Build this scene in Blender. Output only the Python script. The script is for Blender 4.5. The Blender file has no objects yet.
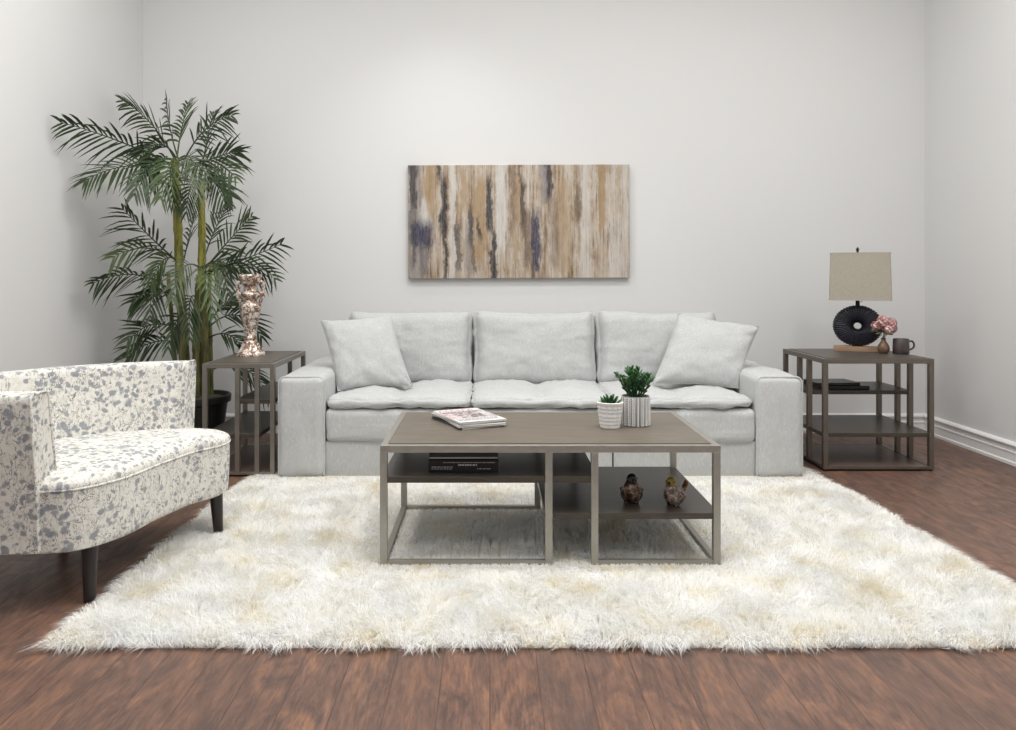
import bpy, bmesh, math, random
import numpy as np
from mathutils import Vector, Matrix, noise, Euler

random.seed(7)
rng = np.random.default_rng(11)
SC = bpy.context.scene
COL = SC.collection
PI = math.pi
F, CX, CY, EYE = 800.0, 490.0, 275.0, 1.058


def P(px, py, Y):
    """point at depth Y that the photograph shows at (px, py)"""
    return Vector(((px - CX) * Y / F, Y, EYE - (py - CY) * Y / F))


# ------------------------------------------------------------------ materials
class NT:
    def __init__(s, name):
        s.m = bpy.data.materials.new(name)
        s.m.use_nodes = True
        s.t = s.m.node_tree
        s.b = s.t.nodes['Principled BSDF']

    def n(s, typ, **kw):
        nd = s.t.nodes.new(typ)
        for k, v in kw.items():
            if k in nd.inputs:
                s.put(nd.inputs[k], v)
            else:
                setattr(nd, k, v)
        return nd

    def put(s, inp, v):
        if isinstance(v, bpy.types.NodeSocket):
            s.t.links.new(v, inp)
        else:
            if inp.type == 'RGBA' and not isinstance(v, (int, float)) and len(v) == 3:
                v = (*v, 1)
            inp.default_value = v

    def math(s, op, a, b=0.0, c=None):
        nd = s.t.nodes.new('ShaderNodeMath')
        nd.operation = op
        s.put(nd.inputs[0], a)
        s.put(nd.inputs[1], b)
        if c is not None:
            s.put(nd.inputs[2], c)
        return nd.outputs[0]

    def mix(s, f, a, b):
        nd = s.t.nodes.new('ShaderNodeMix')
        nd.data_type = 'RGBA'
        s.put(nd.inputs[0], f)
        s.put(nd.inputs[6], a)
        s.put(nd.inputs[7], b)
        return nd.outputs[2]

    def ramp(s, f, stops):
        nd = s.t.nodes.new('ShaderNodeValToRGB')
        e = nd.color_ramp.elements
        while len(e) < len(stops):
            e.new(0.5)
        for k, (p, c) in enumerate(stops):
            e[k].position = p
            e[k].color = (*c, 1) if not isinstance(c, (int, float)) else (c, c, c, 1)
        s.put(nd.inputs[0], f)
        return nd.outputs[0]

    def smooth(s, v, a, b, lo=0.0, hi=1.0):
        nd = s.t.nodes.new('ShaderNodeMapRange')
        nd.interpolation_type = 'SMOOTHSTEP'
        s.put(nd.inputs[0], v)
        for k, x in zip((1, 2, 3, 4), (a, b, lo, hi)):
            s.put(nd.inputs[k], x)
        return nd.outputs[0]

    def coord(s, scale=(1, 1, 1), which='Object', rot=(0, 0, 0), loc=(0, 0, 0)):
        tc = s.t.nodes.new('ShaderNodeTexCoord')
        mp = s.t.nodes.new('ShaderNodeMapping')
        s.t.links.new(tc.outputs[which], mp.inputs[0])
        mp.inputs['Scale'].default_value = scale
        mp.inputs['Rotation'].default_value = rot
        mp.inputs['Location'].default_value = loc
        return mp.outputs[0]

    def noise(s, vec, scale, detail=3.0, rough=0.5, dist=0.0, out=0):
        nd = s.n('ShaderNodeTexNoise', Scale=scale, Detail=detail, Roughness=rough, Distortion=dist)
        s.put(nd.inputs['Vector'], vec)
        return nd.outputs[out]

    def bump(s, h, strength=0.2, dist=0.01):
        nd = s.n('ShaderNodeBump', Strength=strength, Distance=dist)
        s.put(nd.inputs['Height'], h)
        s.put(s.b.inputs['Normal'], nd.outputs[0])

    def fin(s, color=None, rough=None, metal=None, spec=None, sheen=None):
        for k, v in (('Base Color', color), ('Roughness', rough), ('Metallic', metal), ('Specular IOR Level', spec), ('Sheen Weight', sheen)):
            if v is not None:
                s.put(s.b.inputs[k], v)
        return s.m


def plain(name, c, rough=0.5, metal=0.0, spec=0.5, var=0.12, vs=40):
    t = NT(name)
    v = t.coord()
    n = t.noise(v, vs, 3)
    c2 = tuple(max(0, x * (1 - var)) for x in c)
    c3 = tuple(min(1, x * (1 + var)) for x in c)
    return t.fin(t.mix(n, c2, c3), rough, metal, spec)


def mat_wall(name, c):
    t = NT(name)
    v = t.coord()
    t.bump(t.noise(v, 160, 2), 0.06, 0.002)
    return t.fin(t.mix(t.noise(v, 1.2, 2), tuple(x * 0.985 for x in c), c), 0.85, spec=0.2)


def mat_fabric(name, c, scale=420, bs=0.25, mott=1.0):
    t = NT(name)
    v = t.coord()
    w1 = t.noise(t.coord((1, 1, 0.12)), scale, 2)
    w2 = t.noise(t.coord((0.12, 0.12, 1)), scale, 2)
    w = t.math('ADD', w1, w2)
    col = t.mix(t.smooth(w, 0.7, 1.3), tuple(x * 0.86 for x in c), tuple(min(1, x * 1.06) for x in c))
    slub = t.noise(t.coord((1, 1, 0.25)), 150, 3, 0.7)
    col = t.mix(t.smooth(slub, 0.40, 0.62), t.mix(0.75 * mott, col, tuple(x * 0.80 for x in c)), col)
    col = t.mix(t.smooth(t.noise(v, 14, 4, 0.65), 0.35, 0.65), t.mix(0.6 * mott, col, tuple(x * 0.86 for x in c)), col)
    t.bump(t.math('ADD', w, t.math('MULTIPLY', t.noise(v, 30, 3), 0.8)), bs, 0.004)
    return t.fin(col, 0.92, spec=0.15, sheen=0.15)


def mat_floor():
    t = NT('wood_floor')
    v = t.coord((1, 1, 1), rot=(0, 0, PI / 2))
    br = t.n('ShaderNodeTexBrick', Scale=1.0)
    br.offset = 0.37
    br.inputs['Brick Width'].default_value = 1.25
    br.inputs['Row Height'].default_value = 0.128
    br.inputs['Mortar Size'].default_value = 0.0014
    br.inputs['Mortar Smooth'].default_value = 0.3
    br.inputs['Color1'].default_value = (0, 0, 0, 1)
    br.inputs['Color2'].default_value = (1, 1, 1, 1)
    br.inputs['Mortar'].default_value = (0.5, 0.5, 0.5, 1)
    t.put(br.inputs['Vector'], v)
    sep = t.n('ShaderNodeSeparateColor')
    t.put(sep.inputs[0], br.outputs['Color'])
    pid = sep.outputs[0]
    # grain runs along the boards, shifted per board
    add = t.n('ShaderNodeVectorMath', operation='ADD')
    t.put(add.inputs[0], t.coord())
    cmb = t.n('ShaderNodeCombineXYZ')
    t.put(cmb.inputs[1], t.math('MULTIPLY', pid, 7.3))
    t.put(cmb.inputs[2], t.math('MULTIPLY', pid, 3.1))
    t.put(add.inputs[1], cmb.outputs[0])
    mp = t.n('ShaderNodeMapping')
    mp.inputs['Scale'].default_value = (1.0, 0.11, 1.0)
    t.put(mp.inputs[0], add.outputs[0])
    mp2 = t.n('ShaderNodeMapping')
    mp2.inputs['Scale'].default_value = (1.0, 0.33, 1.0)
    t.put(mp2.inputs[0], add.outputs[0])
    g1 = t.noise(mp.outputs[0], 105, 6, 0.75, 0.5)
    g2 = t.noise(mp2.outputs[0], 13, 4, 0.62, 1.2)
    base = t.ramp(g2, [(0.28, (0.085, 0.052, 0.042)), (0.44, (0.145, 0.083, 0.063)), (0.56, (0.205, 0.110, 0.074)), (0.74, (0.30, 0.15, 0.085))])
    base = t.mix(t.smooth(g1, 0.36, 0.58), t.mix(0.55, base, (0.048, 0.028, 0.022)), base)
    base = t.mix(t.smooth(g1, 0.56, 0.72, 0, 0.45), base, (0.36, 0.20, 0.13))
    base = t.mix(t.math('MULTIPLY', pid, 0.40), base, (0.105, 0.070, 0.058))
    base = t.mix(t.math('MULTIPLY', br.outputs['Fac'], 0.6), base, (0.03, 0.015, 0.010))
    h = t.math('SUBTRACT', t.math('ADD', t.math('MULTIPLY', g1, 0.4), t.math('MULTIPLY', g2, 0.8)), br.outputs['Fac'])
    t.bump(h, 0.35, 0.004)
    return t.fin(base, t.smooth(g2, 0.2, 0.8, 0.48, 0.36), spec=0.36)


def mat_wood(name, c1, c2, scale=1.0, rough=0.45, axis=0, spec=0.4):
    t = NT(name)
    s = [14 * scale] * 3
    s[axis] = 1.1 * scale
    g = t.noise(t.coord(tuple(s)), 4, 6, 0.62, 0.8)
    s2 = [90 * scale] * 3
    s2[axis] = 3 * scale
    f = t.noise(t.coord(tuple(s2)), 2, 4, 0.6)
    m = t.math('ADD', t.math('MULTIPLY', g, 0.6), t.math('MULTIPLY', f, 0.4))
    t.bump(m, 0.1, 0.002)
    return t.fin(t.ramp(m, [(0.32, c1), (0.68, c2)]), rough, spec=spec)


def mat_metal(name, c, rough=0.38):
    t = NT(name)
    v = t.coord()
    n = t.noise(v, 60, 4)
    return t.fin(t.mix(n, tuple(x * 0.78 for x in c), c), t.smooth(n, 0.2, 0.8, rough - 0.07, rough + 0.1), 0.85)


def mat_floral():
    t = NT('floral_fabric')
    v0 = t.coord()
    wob = t.noise(v0, 26, 3, 0.6, out=1)
    vm = t.n('ShaderNodeVectorMath', operation='MULTIPLY_ADD')
    t.put(vm.inputs[0], wob)
    vm.inputs[1].default_value = (0.026, 0.026, 0.026)
    t.put(vm.inputs[2], v0)
    v = vm.outputs[0]
    cluster = t.noise(v0, 5.0, 2, 0.5)
    weave = t.noise(v0, 700, 2)
    base = t.mix(t.smooth(t.noise(v0, 60, 4, 0.7), 0.40, 0.72), (0.76, 0.745, 0.695), (0.66, 0.63, 0.56))

    def flowers(scale, r0, r1, pres, seed):
        vo = t.n('ShaderNodeTexVoronoi', Scale=scale)
        mp = t.n('ShaderNodeMapping')
        mp.inputs['Location'].default_value = (seed, seed * 1.7, seed * 0.6)
        t.put(mp.inputs[0], v)
        t.put(vo.inputs['Vector'], mp.outputs[0])
        sep = t.n('ShaderNodeSeparateColor')
        t.put(sep.inputs[0], vo.outputs['Color'])
        near = t.smooth(vo.outputs['Distance'], r1, r0)
        has = t.math('GREATER_THAN', t.math('ADD', sep.outputs[0], t.math('MULTIPLY', t.math('SUBTRACT', cluster, 0.5), 2.4)), pres)
        tone = t.mix(t.noise(v0, 55, 4, 0.7), t.mix(sep.outputs[1], (0.12, 0.135, 0.16), (0.27, 0.29, 0.32)), (0.36, 0.37, 0.39))
        return t.math('MULTIPLY', near, has), tone

    col = base
    # thin branching lines: iso-lines of a stretched noise
    for sc, seed, wdt in ((17, 3.0, 0.012), (24, 9.0, 0.014), (11, 5.0, 0.008)):
        ln = t.noise(t.coord((1.5, 1.5, 0.8), rot=(0.3, 0.6, seed * 0.2), loc=(seed, 0, 0)), sc, 3, 0.6, 0.9)
        m = t.smooth(t.math('ABSOLUTE', t.math('SUBTRACT', ln, 0.5)), wdt, wdt * 0.3)
        keep = t.smooth(t.noise(v0, 9 + seed, 2), 0.40, 0.52)
        col = t.mix(t.math('MULTIPLY', t.math('MULTIPLY', m, keep), 0.9), col, (0.15, 0.145, 0.15))
    for a in ((34, 0.28, 0.48, 0.54, 1.3), (50, 0.28, 0.48, 0.56, 4.1), (24, 0.22, 0.42, 0.78, 7.7)):
        m, tone = flowers(*a)
        col = t.mix(t.math('MULTIPLY', m, 0.9), col, tone)
    col = t.mix(t.smooth(weave, 0.55, 0.7, 0, 0.18), col, (0.35, 0.33, 0.30))
    t.bump(weave, 0.3, 0.002)
    return t.fin(col, 0.9, spec=0.12, sheen=0.1)


def mat_painting(w, h):
    t = NT('streaked_paint')
    v = t.coord()
    sep = t.n('ShaderNodeSeparateXYZ')
    t.put(sep.inputs[0], v)
    u = t.math('ADD', t.math('DIVIDE', sep.outputs[0], w), 0.5)
    q = t.math('SUBTRACT', 0.5, t.math('DIVIDE', sep.outputs[2], h))   # 0 at the top edge
    lo = t.math('SUBTRACT', t.noise(t.coord((3, 1, 2.2)), 3.0, 4, 0.6), 0.5)
    hi = t.math('SUBTRACT', t.noise(t.coord((34, 1, 9)), 2.0, 5, 0.75), 0.5)
    uu = t.math('ADD', u, t.math('ADD', t.math('MULTIPLY', lo, 0.065), t.math('MULTIPLY', hi, 0.034)))
    st = t.noise(t.coord((26, 1, 1.1)), 1.0, 6, 0.72, 0.3)
    st2 = t.noise(t.coord((60, 1, 2.5)), 1.2, 5, 0.7, 0.2)
    blot = t.noise(t.coord((7, 1, 3.5)), 2.0, 4, 0.65)
    col = t.ramp(t.math('ADD', t.math('MULTIPLY', st, 0.65), t.math('MULTIPLY', blot, 0.35)),
                 [(0.35, (0.12, 0.082, 0.052)), (0.43, (0.29, 0.205, 0.13)), (0.50, (0.43, 0.35, 0.27)), (0.61, (0.54, 0.49, 0.43))])
    grit = t.noise(t.coord((30, 1, 18)), 3.0, 5, 0.75)

    fine = t.noise(t.coord((55, 1, 3.2)), 1.6, 6, 0.8, 0.4)
    patch = t.smooth(t.noise(t.coord((4, 1, 2.6)), 2.2, 3, 0.6), 0.42, 0.56)
    col = t.mix(t.smooth(st2, 0.44, 0.34, 0, 0.5), col, (0.16, 0.11, 0.075))
    col = t.mix(t.smooth(grit, 0.58, 0.70, 0, 0.35), col, (0.66, 0.63, 0.58))
    col = t.mix(t.math('MULTIPLY', t.smooth(fine, 0.52, 0.60), t.math('MULTIPLY', patch, 0.75)), col, (0.15, 0.105, 0.075))
    col = t.mix(t.smooth(fine, 0.44, 0.36, 0, 0.65), col, (0.62, 0.58, 0.53))

    def streak(c, u0, wd, q0, q1, k=0.9, soft=0.14):
        nonlocal col
        d = t.math('ABSOLUTE', t.math('SUBTRACT', uu, u0))
        m = t.smooth(d, wd, wd * 0.35)
        a = t.smooth(t.math('ADD', q, t.math('MULTIPLY', hi, 0.25)), q0 - soft / 2, q0 + soft / 2)
        b = t.smooth(t.math('ADD', q, t.math('MULTIPLY', hi, 0.35)), q1 + soft / 2, q1 - soft / 2)
        g = t.math('MULTIPLY', t.smooth(grit, 0.32, 0.46, 0.6, 1.0), t.smooth(fine, 0.62, 0.46, 0.62, 1.0))
        mm = t.math('MULTIPLY', t.math('MULTIPLY', m, t.math('MULTIPLY', a, b)), t.math('MULTIPLY', g, k))
        col = t.mix(mm, col, c)
    WHITE, GRAY, TAN, BROWN, NAVY, INK = (0.60, 0.58, 0.55), (0.25, 0.235, 0.24), (0.36, 0.25, 0.14), (0.13, 0.085, 0.055), (0.035, 0.038, 0.075), (0.028, 0.027, 0.034)
    streak(GRAY, 0.03, 0.05, -1, 2, 0.7)
    streak(WHITE, 0.08, 0.03, 0.30, 0.55, 0.8)
    streak(TAN, 0.105, 0.03, 0.0, 0.45, 0.8)
    streak(WHITE, 0.20, 0.022, -1, 2, 0.75)
    streak(TAN, 0.25, 0.022, 0.0, 0.40, 0.8)
    streak(GRAY, 0.275, 0.03, 0.5, 0.95, 0.6)
    streak(TAN, 0.325, 0.032, 0.12, 0.85, 0.9)
    streak(WHITE, 0.42, 0.035, -1, 0.75, 0.9)
    streak(WHITE, 0.80, 0.035, -1, 2, 0.6)
    streak(WHITE, 0.96, 0.07, -1, 2, 0.45)
    streak(BROWN, 0.475, 0.018, 0.0, 0.6, 0.7)
    streak(TAN, 0.49, 0.016, 0.1, 0.9, 0.7)
    streak(TAN, 0.70, 0.05, 0.12, 0.95, 0.6)
    streak(BROWN, 0.77, 0.018, 0.2, 0.55, 0.6)
    streak(TAN, 0.875, 0.02, 0.0, 0.6, 0.85)
    streak(TAN, 0.95, 0.012, 0.0, 0.45, 0.55)
    streak(BROWN, 0.66, 0.03, 0.3, 0.9, 0.45)
    streak(INK, 0.022, 0.028, -1, 0.42, 0.9)
    streak(NAVY, 0.06, 0.075, 0.50, 0.72, 0.97)
    streak(INK, 0.022, 0.018, 0.45, 0.9, 0.6)
    streak(NAVY, 0.075, 0.035, 0.62, 0.98, 0.6)
    streak(INK, 0.14, 0.012, -1, 0.14, 0.9)
    streak(INK, 0.158, 0.021, 0.10, 0.55, 0.97)
    streak(INK, 0.166, 0.014, 0.48, 2, 0.92)
    streak(INK, 0.225, 0.018, 0.52, 0.92, 0.75)
    streak(INK, 0.285, 0.018, 0.38, 0.72, 0.8)
    streak(BROWN, 0.295, 0.012, 0.65, 0.95, 0.8)
    streak(INK, 0.322, 0.012, 0.48, 0.65, 0.9)
    streak(INK, 0.367, 0.018, 0.10, 0.60, 0.95)
    streak(INK, 0.385, 0.015, 0.58, 2, 0.95)
    streak(BROWN, 0.505, 0.008, -1, 0.25, 0.9)
    streak(INK, 0.518, 0.016, 0.15, 0.55, 0.9)
    streak(BROWN, 0.535, 0.024, 0.4, 0.9, 0.85)
    streak(NAVY, 0.575, 0.029, 0.42, 0.95, 0.97)
    streak(BROWN, 0.56, 0.012, 0.85, 2, 0.85)
    streak(INK, 0.632, 0.028, -1, 0.30, 0.95)
    streak(GRAY, 0.61, 0.022, -1, 0.35, 0.8)
    col = t.mix(t.smooth(fine, 0.41, 0.35, 0, 0.3), col, (0.50, 0.46, 0.42))
    t.bump(t.math('ADD', st2, grit), 0.5, 0.004)
    return t.fin(col, 0.6, spec=0.3)


def mat_pile():
    t = NT('shag_pile')
    v = t.coord()
    a = t.noise(v, 5.5, 4, 0.65)
    b = t.noise(v, 30, 3, 0.6)
    col = t.ramp(t.math('ADD', t.math('MULTIPLY', a, 0.75), t.math('MULTIPLY', b, 0.25)), [(0.42, (0.95, 0.95, 0.94)), (0.54, (0.93, 0.92, 0.88)), (0.66, (0.88, 0.82, 0.68))])
    t.fin(col, 0.6, spec=0.2)
    tr = t.n('ShaderNodeBsdfTranslucent')
    t.put(tr.inputs[0], col)
    mx = t.n('ShaderNodeMixShader')
    mx.inputs[0].default_value = 0.33
    t.t.links.new(t.b.outputs[0], mx.inputs[1])
    t.t.links.new(tr.outputs[0], mx.inputs[2])
    t.t.links.new(mx.outputs[0], t.t.nodes['Material Output'].inputs[0])
    return t.m


def mat_leaf(name, c1, c2, rough=0.42):
    t = NT(name)
    n = t.noise(t.coord(), 9, 3)
    return t.fin(t.mix(t.smooth(n, 0.3, 0.7), c1, c2), rough, spec=0.4)


def mat_trunk():
    t = NT('palm_trunk')
    v = t.coord()
    sep = t.n('ShaderNodeSeparateXYZ')
    t.put(sep.inputs[0], v)
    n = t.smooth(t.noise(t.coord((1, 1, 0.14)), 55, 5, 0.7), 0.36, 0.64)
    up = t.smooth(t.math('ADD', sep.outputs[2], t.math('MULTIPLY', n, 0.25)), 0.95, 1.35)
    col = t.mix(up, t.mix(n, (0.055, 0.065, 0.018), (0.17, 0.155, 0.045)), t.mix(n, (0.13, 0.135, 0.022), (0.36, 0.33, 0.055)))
    t.bump(n, 0.3, 0.004)
    return t.fin(col, 0.6)


def mat_urn():
    t = NT('antiqued_mercury_glaze')
    v = t.coord()
    n = t.noise(v, 42, 5, 0.7, 0.6)
    n2 = t.noise(v, 110, 3)
    m = t.smooth(t.math('ADD', t.math('MULTIPLY', n, 0.7), t.math('MULTIPLY', n2, 0.3)), 0.45, 0.56)
    col = t.mix(m, (0.20, 0.11, 0.065), (0.84, 0.76, 0.69))
    t.bump(n, 0.7, 0.006)
    return t.fin(col, t.smooth(n, 0.3, 0.7, 0.45, 0.28), 0.5)


def mat_pot_texture(name, kind):
    t = NT(name)
    v = t.coord()
    return t.fin(t.mix(t.noise(v, 60, 3), (0.70, 0.69, 0.67), (0.80, 0.79, 0.77)), 0.7, spec=0.25)


# ------------------------------------------------------------------ geometry helpers
def bm_new():
    return bmesh.new()


def quad_grid(bm, rows, close_u=False, close_v=False, flip=False):
    """rows: list of lists of Vectors; skins them with quads"""
    vs = [[bm.verts.new(p) for p in r] for r in rows]
    nr, nc = len(vs), len(vs[0])
    for i in range(nr if close_v else nr - 1):
        for j in range(nc if close_u else nc - 1):
            a, b, c, d = vs[i][j], vs[i][(j + 1) % nc], vs[(i + 1) % nr][(j + 1) % nc], vs[(i + 1) % nr][j]
            try:
                bm.faces.new((a, b, c, d) if not flip else (d, c, b, a))
            except ValueError:
                pass
    return vs


def cap(bm, ring, flip=False):
    try:
        bm.faces.new(ring if not flip else ring[::-1])
    except ValueError:
        pass


def box(bm, x0, x1, y0, y1, z0, z1, bev=0.0, seg=2, M=None):
    r = bmesh.ops.create_cube(bm, size=1.0)
    vs = r['verts']
    S = Matrix.Translation(((x0 + x1) / 2, (y0 + y1) / 2, (z0 + z1) / 2)) @ Matrix.Diagonal((abs(x1 - x0), abs(y1 - y0), abs(z1 - z0), 1))
    bmesh.ops.transform(bm, matrix=S, verts=vs)
    if bev > 0:
        es = list({e for v in vs for e in v.link_edges})
        rr = bmesh.ops.bevel(bm, geom=es, offset=bev, segments=seg, affect='EDGES', profile=0.5)
        vs = list({v for f in rr['faces'] for v in f.verts} | {v for v in vs if v.is_valid})
    if M is not None:
        bmesh.ops.transform(bm, matrix=M, verts=[v for v in vs if v.is_valid])


def frame_from(t, up):
    t = t.normalized()
    s = t.cross(up)
    if s.length < 1e-5:
        s = t.cross(Vector((1, 0, 0)))
    s.normalize()
    return s, s.cross(t).normalized()


def tube(bm, pts, radii, n=8, caps=True, flat=1.0, closed=False, up=Vector((0, 0, 1))):
    rows = []
    m = len(pts)
    if isinstance(radii, (int, float)):
        radii = [radii] * m
    for i, p in enumerate(pts):
        if closed:
            t = pts[(i + 1) % m] - pts[(i - 1) % m]
        else:
            t = pts[min(i + 1, m - 1)] - pts[max(i - 1, 0)]
        s, u = frame_from(t, up)
        rows.append([p + (s * math.cos(2 * PI * k / n) + u * math.sin(2 * PI * k / n) * flat) * radii[i] for k in range(n)])
    vs = quad_grid(bm, rows, close_u=True, close_v=closed)
    if caps and not closed:
        cap(bm, vs[0][::-1])
        cap(bm, vs[-1])
    return vs


def lathe(bm, prof, n=32, center=(0, 0, 0), fn=None):
    c = Vector(center)
    rows = []
    for r, z in prof:
        row = []
        for k in range(n):
            a = 2 * PI * k / n
            rr = r if fn is None else fn(r, z, a)
            row.append(c + Vector((rr * math.cos(a), rr * math.sin(a), z)))
        rows.append(row)
    vs = quad_grid(bm, rows, close_u=True)
    if prof[0][0] > 1e-4:
        cap(bm, vs[0][::-1])
    if prof[-1][0] > 1e-4:
        cap(bm, vs[-1])
    bmesh.ops.remove_doubles(bm, verts=[v for r in vs for v in r if v.is_valid], dist=1e-6)


def catmull(pts, n, closed=False):
    out = []
    m = len(pts)
    segs = m if closed else m - 1
    for i in range(segs):
        g = (lambda k: pts[k % m]) if closed else (lambda k: pts[min(max(k, 0), m - 1)])
        p0, p1, p2, p3 = g(i - 1), g(i), g(i + 1), g(i + 2)
        for k in range(n):
            t = k / n
            out.append(0.5 * ((2 * p1) + (p2 - p0) * t + (2 * p0 - 5 * p1 + 4 * p2 - p3) * t * t + (3 * p1 - p0 - 3 * p2 + p3) * t ** 3))
    if not closed:
        out.append(pts[-1].copy())
    return out


def soft_box(bm, w, d, h, r=0.03, bulge=(0, 0, 0), wr=0.0, ws=6.0, n=14, M=None, seed=0.0, fn=None):
    """rounded, bulging block centred on the origin, full sizes w,d,h"""
    H = (w / 2, d / 2, h / 2)
    r = min(r, min(H) * 0.98)

    def samp(hh):
        a = [-hh + r * (1 - math.cos(PI / 2 * k / 4)) for k in range(4)]
        b = [-hh + r + (2 * hh - 2 * r) * k / n for k in range(n + 1)]
        return a + b + [-x for x in a[::-1]]
    S = [samp(x) for x in H]
    cache = {}

    def put(p):
        key = tuple(round(x, 6) for x in p)
        if key in cache:
            return cache[key]
        inner = Vector([max(-(H[i] - r), min(H[i] - r, p[i])) for i in range(3)])
        dv = Vector(p) - inner
        q = inner + dv.normalized() * r
        nn = dv.normalized()
        uvw = [p[i] / H[i] for i in range(3)]
        for ax in range(3):
            if bulge[ax]:
                o = [uvw[i] for i in range(3) if i != ax]
                f = max(0, 1 - o[0] ** 2) ** 0.6 * max(0, 1 - o[1] ** 2) ** 0.6
                q[ax] += bulge[ax] * f * uvw[ax]
        if wr:
            nz = noise.fractal(q * ws + Vector((seed, seed * 2.3, -seed)), 0.6, 2.1, 4)
            q += nn * nz * wr
        if fn:
            q = fn(q, uvw, nn)
        v = bm.verts.new(q)
        cache[key] = v
        return v
    for ax in range(3):
        o1, o2 = [i for i in range(3) if i != ax]
        for sgn in (-1, 1):
            g = []
            for a in S[o1]:
                row = []
                for b in S[o2]:
                    p = [0, 0, 0]
                    p[ax] = sgn * H[ax]
                    p[o1] = a
                    p[o2] = b
                    row.append(put(tuple(p)))
                g.append(row)
            for i in range(len(g) - 1):
                for j in range(len(g[0]) - 1):
                    q = [g[i][j], g[i + 1][j], g[i + 1][j + 1], g[i][j + 1]]
                    if (sgn > 0) == (ax == 1):
                        q.reverse()
                    try:
                        bm.faces.new(q)
                    except ValueError:
                        pass
    if M is not None:
        bmesh.ops.transform(bm, matrix=M, verts=list(cache.values()))


def pillow(bm, TL, TR, BR, BL, T=0.08, pinch=0.06, seed=0.0, n=34):
    """a knife-edge cushion spanned by four corners"""
    nrm = (TR - TL).cross(TL - BL).normalized()
    rows = {}
    for side in (1, -1):
        g = []
        for i in range(n + 1):
            row = []
            for j in range(n + 1):
                u, v = -math.cos(PI * j / n), -math.cos(PI * i / n)
                us, vs_ = u * (1 - pinch * (1 - v * v)), v * (1 - pinch * (1 - u * u))
                a, b = (us + 1) / 2, (vs_ + 1) / 2
                p = BL.lerp(BR, a).lerp(TL.lerp(TR, a), b)
                th = T * (max(0, 1 - u * u) ** 0.42) * (max(0, 1 - v * v) ** 0.42)
                edge = max(0.0, 1 - th / T)
                ang = math.atan2(v, u)
                rad = max(abs(u), abs(v))
                wr = 0.014 * noise.noise(Vector((math.cos(ang) * 8 + seed, math.sin(ang) * 8, rad * 1.2))) * min(1, edge * 2.6) * rad ** 2
                wr += 0.009 * noise.fractal(Vector((u * 2.3 + seed, v * 2.3, 0.3 * side)), 0.6, 2, 3)
                if 0 < i < n and 0 < j < n:
                    p = p + nrm * side * (th + wr)
                row.append(p)
            g.append(row)
        rows[side] = quad_grid(bm, g, flip=(side < 0))
    bmesh.ops.remove_doubles(bm, verts=bm.verts[:], dist=1e-5)


# ------------------------------------------------------------------ scene graph helpers
def thing(name, label, cat, loc=(0, 0, 0), rot=(0, 0, 0), group=None, kind=None):
    o = bpy.data.objects.new(name, None)
    o.empty_display_size = 0.1
    COL.objects.link(o)
    o.location = loc
    o.rotation_euler = rot
    tag(o, label, cat, group, kind)
    return o


def tag(o, label=None, cat=None, group=None, kind=None):
    for k, v in (('label', label), ('category', cat), ('group', group), ('kind', kind)):
        if v:
            o[k] = v
    return o


def mesh_obj(name, bm, mat, parent=None, world=False, smooth=True, angle=40, label=None, loc=None):
    """world=True: the mesh was drawn in world coordinates; moved to sit under an unrotated parent"""
    root = parent
    while root is not None and root.parent is not None:
        root = root.parent
    if world and root is not None:
        bmesh.ops.translate(bm, vec=-Vector(root.location), verts=bm.verts[:])
    if loc is not None:
        bmesh.ops.translate(bm, vec=-Vector(loc), verts=bm.verts[:])
    bmesh.ops.recalc_face_normals(bm, faces=bm.faces[:])
    me = bpy.data.meshes.new(name)
    bm.to_mesh(me)
    bm.free()
    if smooth:
        me.polygons.foreach_set('use_smooth', [True] * len(me.polygons))
        me.set_sharp_from_angle(angle=math.radians(angle))
    for m in (mat if isinstance(mat, (list, tuple)) else [mat]):
        me.materials.append(m)
    o = bpy.data.objects.new(name, me)
    COL.objects.link(o)
    if loc is not None:
        o.location = loc
    if parent is not None:
        o.parent = parent
    if label:
        o['label'] = label
    return o


def copy_tree(o, parent=None):
    c = o.copy()
    COL.objects.link(c)
    if parent is not None:
        c.parent = parent
    for ch in list(o.children):
        copy_tree(ch, c)
    return c


# ------------------------------------------------------------------ room
XL, XR, YB, YF, ZC = -2.33, 2.92, 5.37, -1.6, 3.55
M_wall = mat_wall('wall_paint', (0.72, 0.72, 0.715))
M_ceil = mat_wall('ceiling_paint', (0.78, 0.78, 0.77))
M_trim = plain('white_trim', (0.82, 0.82, 0.81), 0.4, var=0.02)
M_floor = mat_floor()


def struct(name, bm, m, **kw):
    return tag(mesh_obj(name, bm, m, **kw), kind='structure')


b = bm_new(); box(b, XL - .12, XR + .12, YF, YB + .12, -0.12, 0.0); struct('floor', b, M_floor, smooth=False)
b = bm_new(); box(b, XL - .12, XR + .12, YF, YB + .12, ZC, ZC + .12); struct('ceiling', b, M_ceil, smooth=False)
b = bm_new(); box(b, XL - .12, XR + .12, YB, YB + .12, 0, ZC); struct('wall_back', b, M_wall, smooth=False)
b = bm_new(); box(b, XL - .12, XL, YF, YB, 0, ZC); struct('wall_left', b, M_wall, smooth=False)
b = bm_new(); box(b, XR, XR + .12, YF, YB, 0, ZC); struct('wall_right', b, M_wall, smooth=False)
PROF = [(0, 0), (.020, 0), (.020, .016), (.014, .022), (.014, .064), (.017, .068), (.017, .075), (.012, .079), (.012, .100), (.022, .106), (.024, .114), (.018, .122), (.010, .126), (0, .130)]


def baseboard(name, p0, p1, nrm):
    bm = bm_new()
    rows = [[p + nrm * d + Vector((0, 0, z)) for d, z in PROF] for p in (p0, p1)]
    vs = quad_grid(bm, rows)
    cap(bm, vs[0]); cap(bm, vs[1][::-1])
    return struct(name, bm, M_trim, angle=25)


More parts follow.
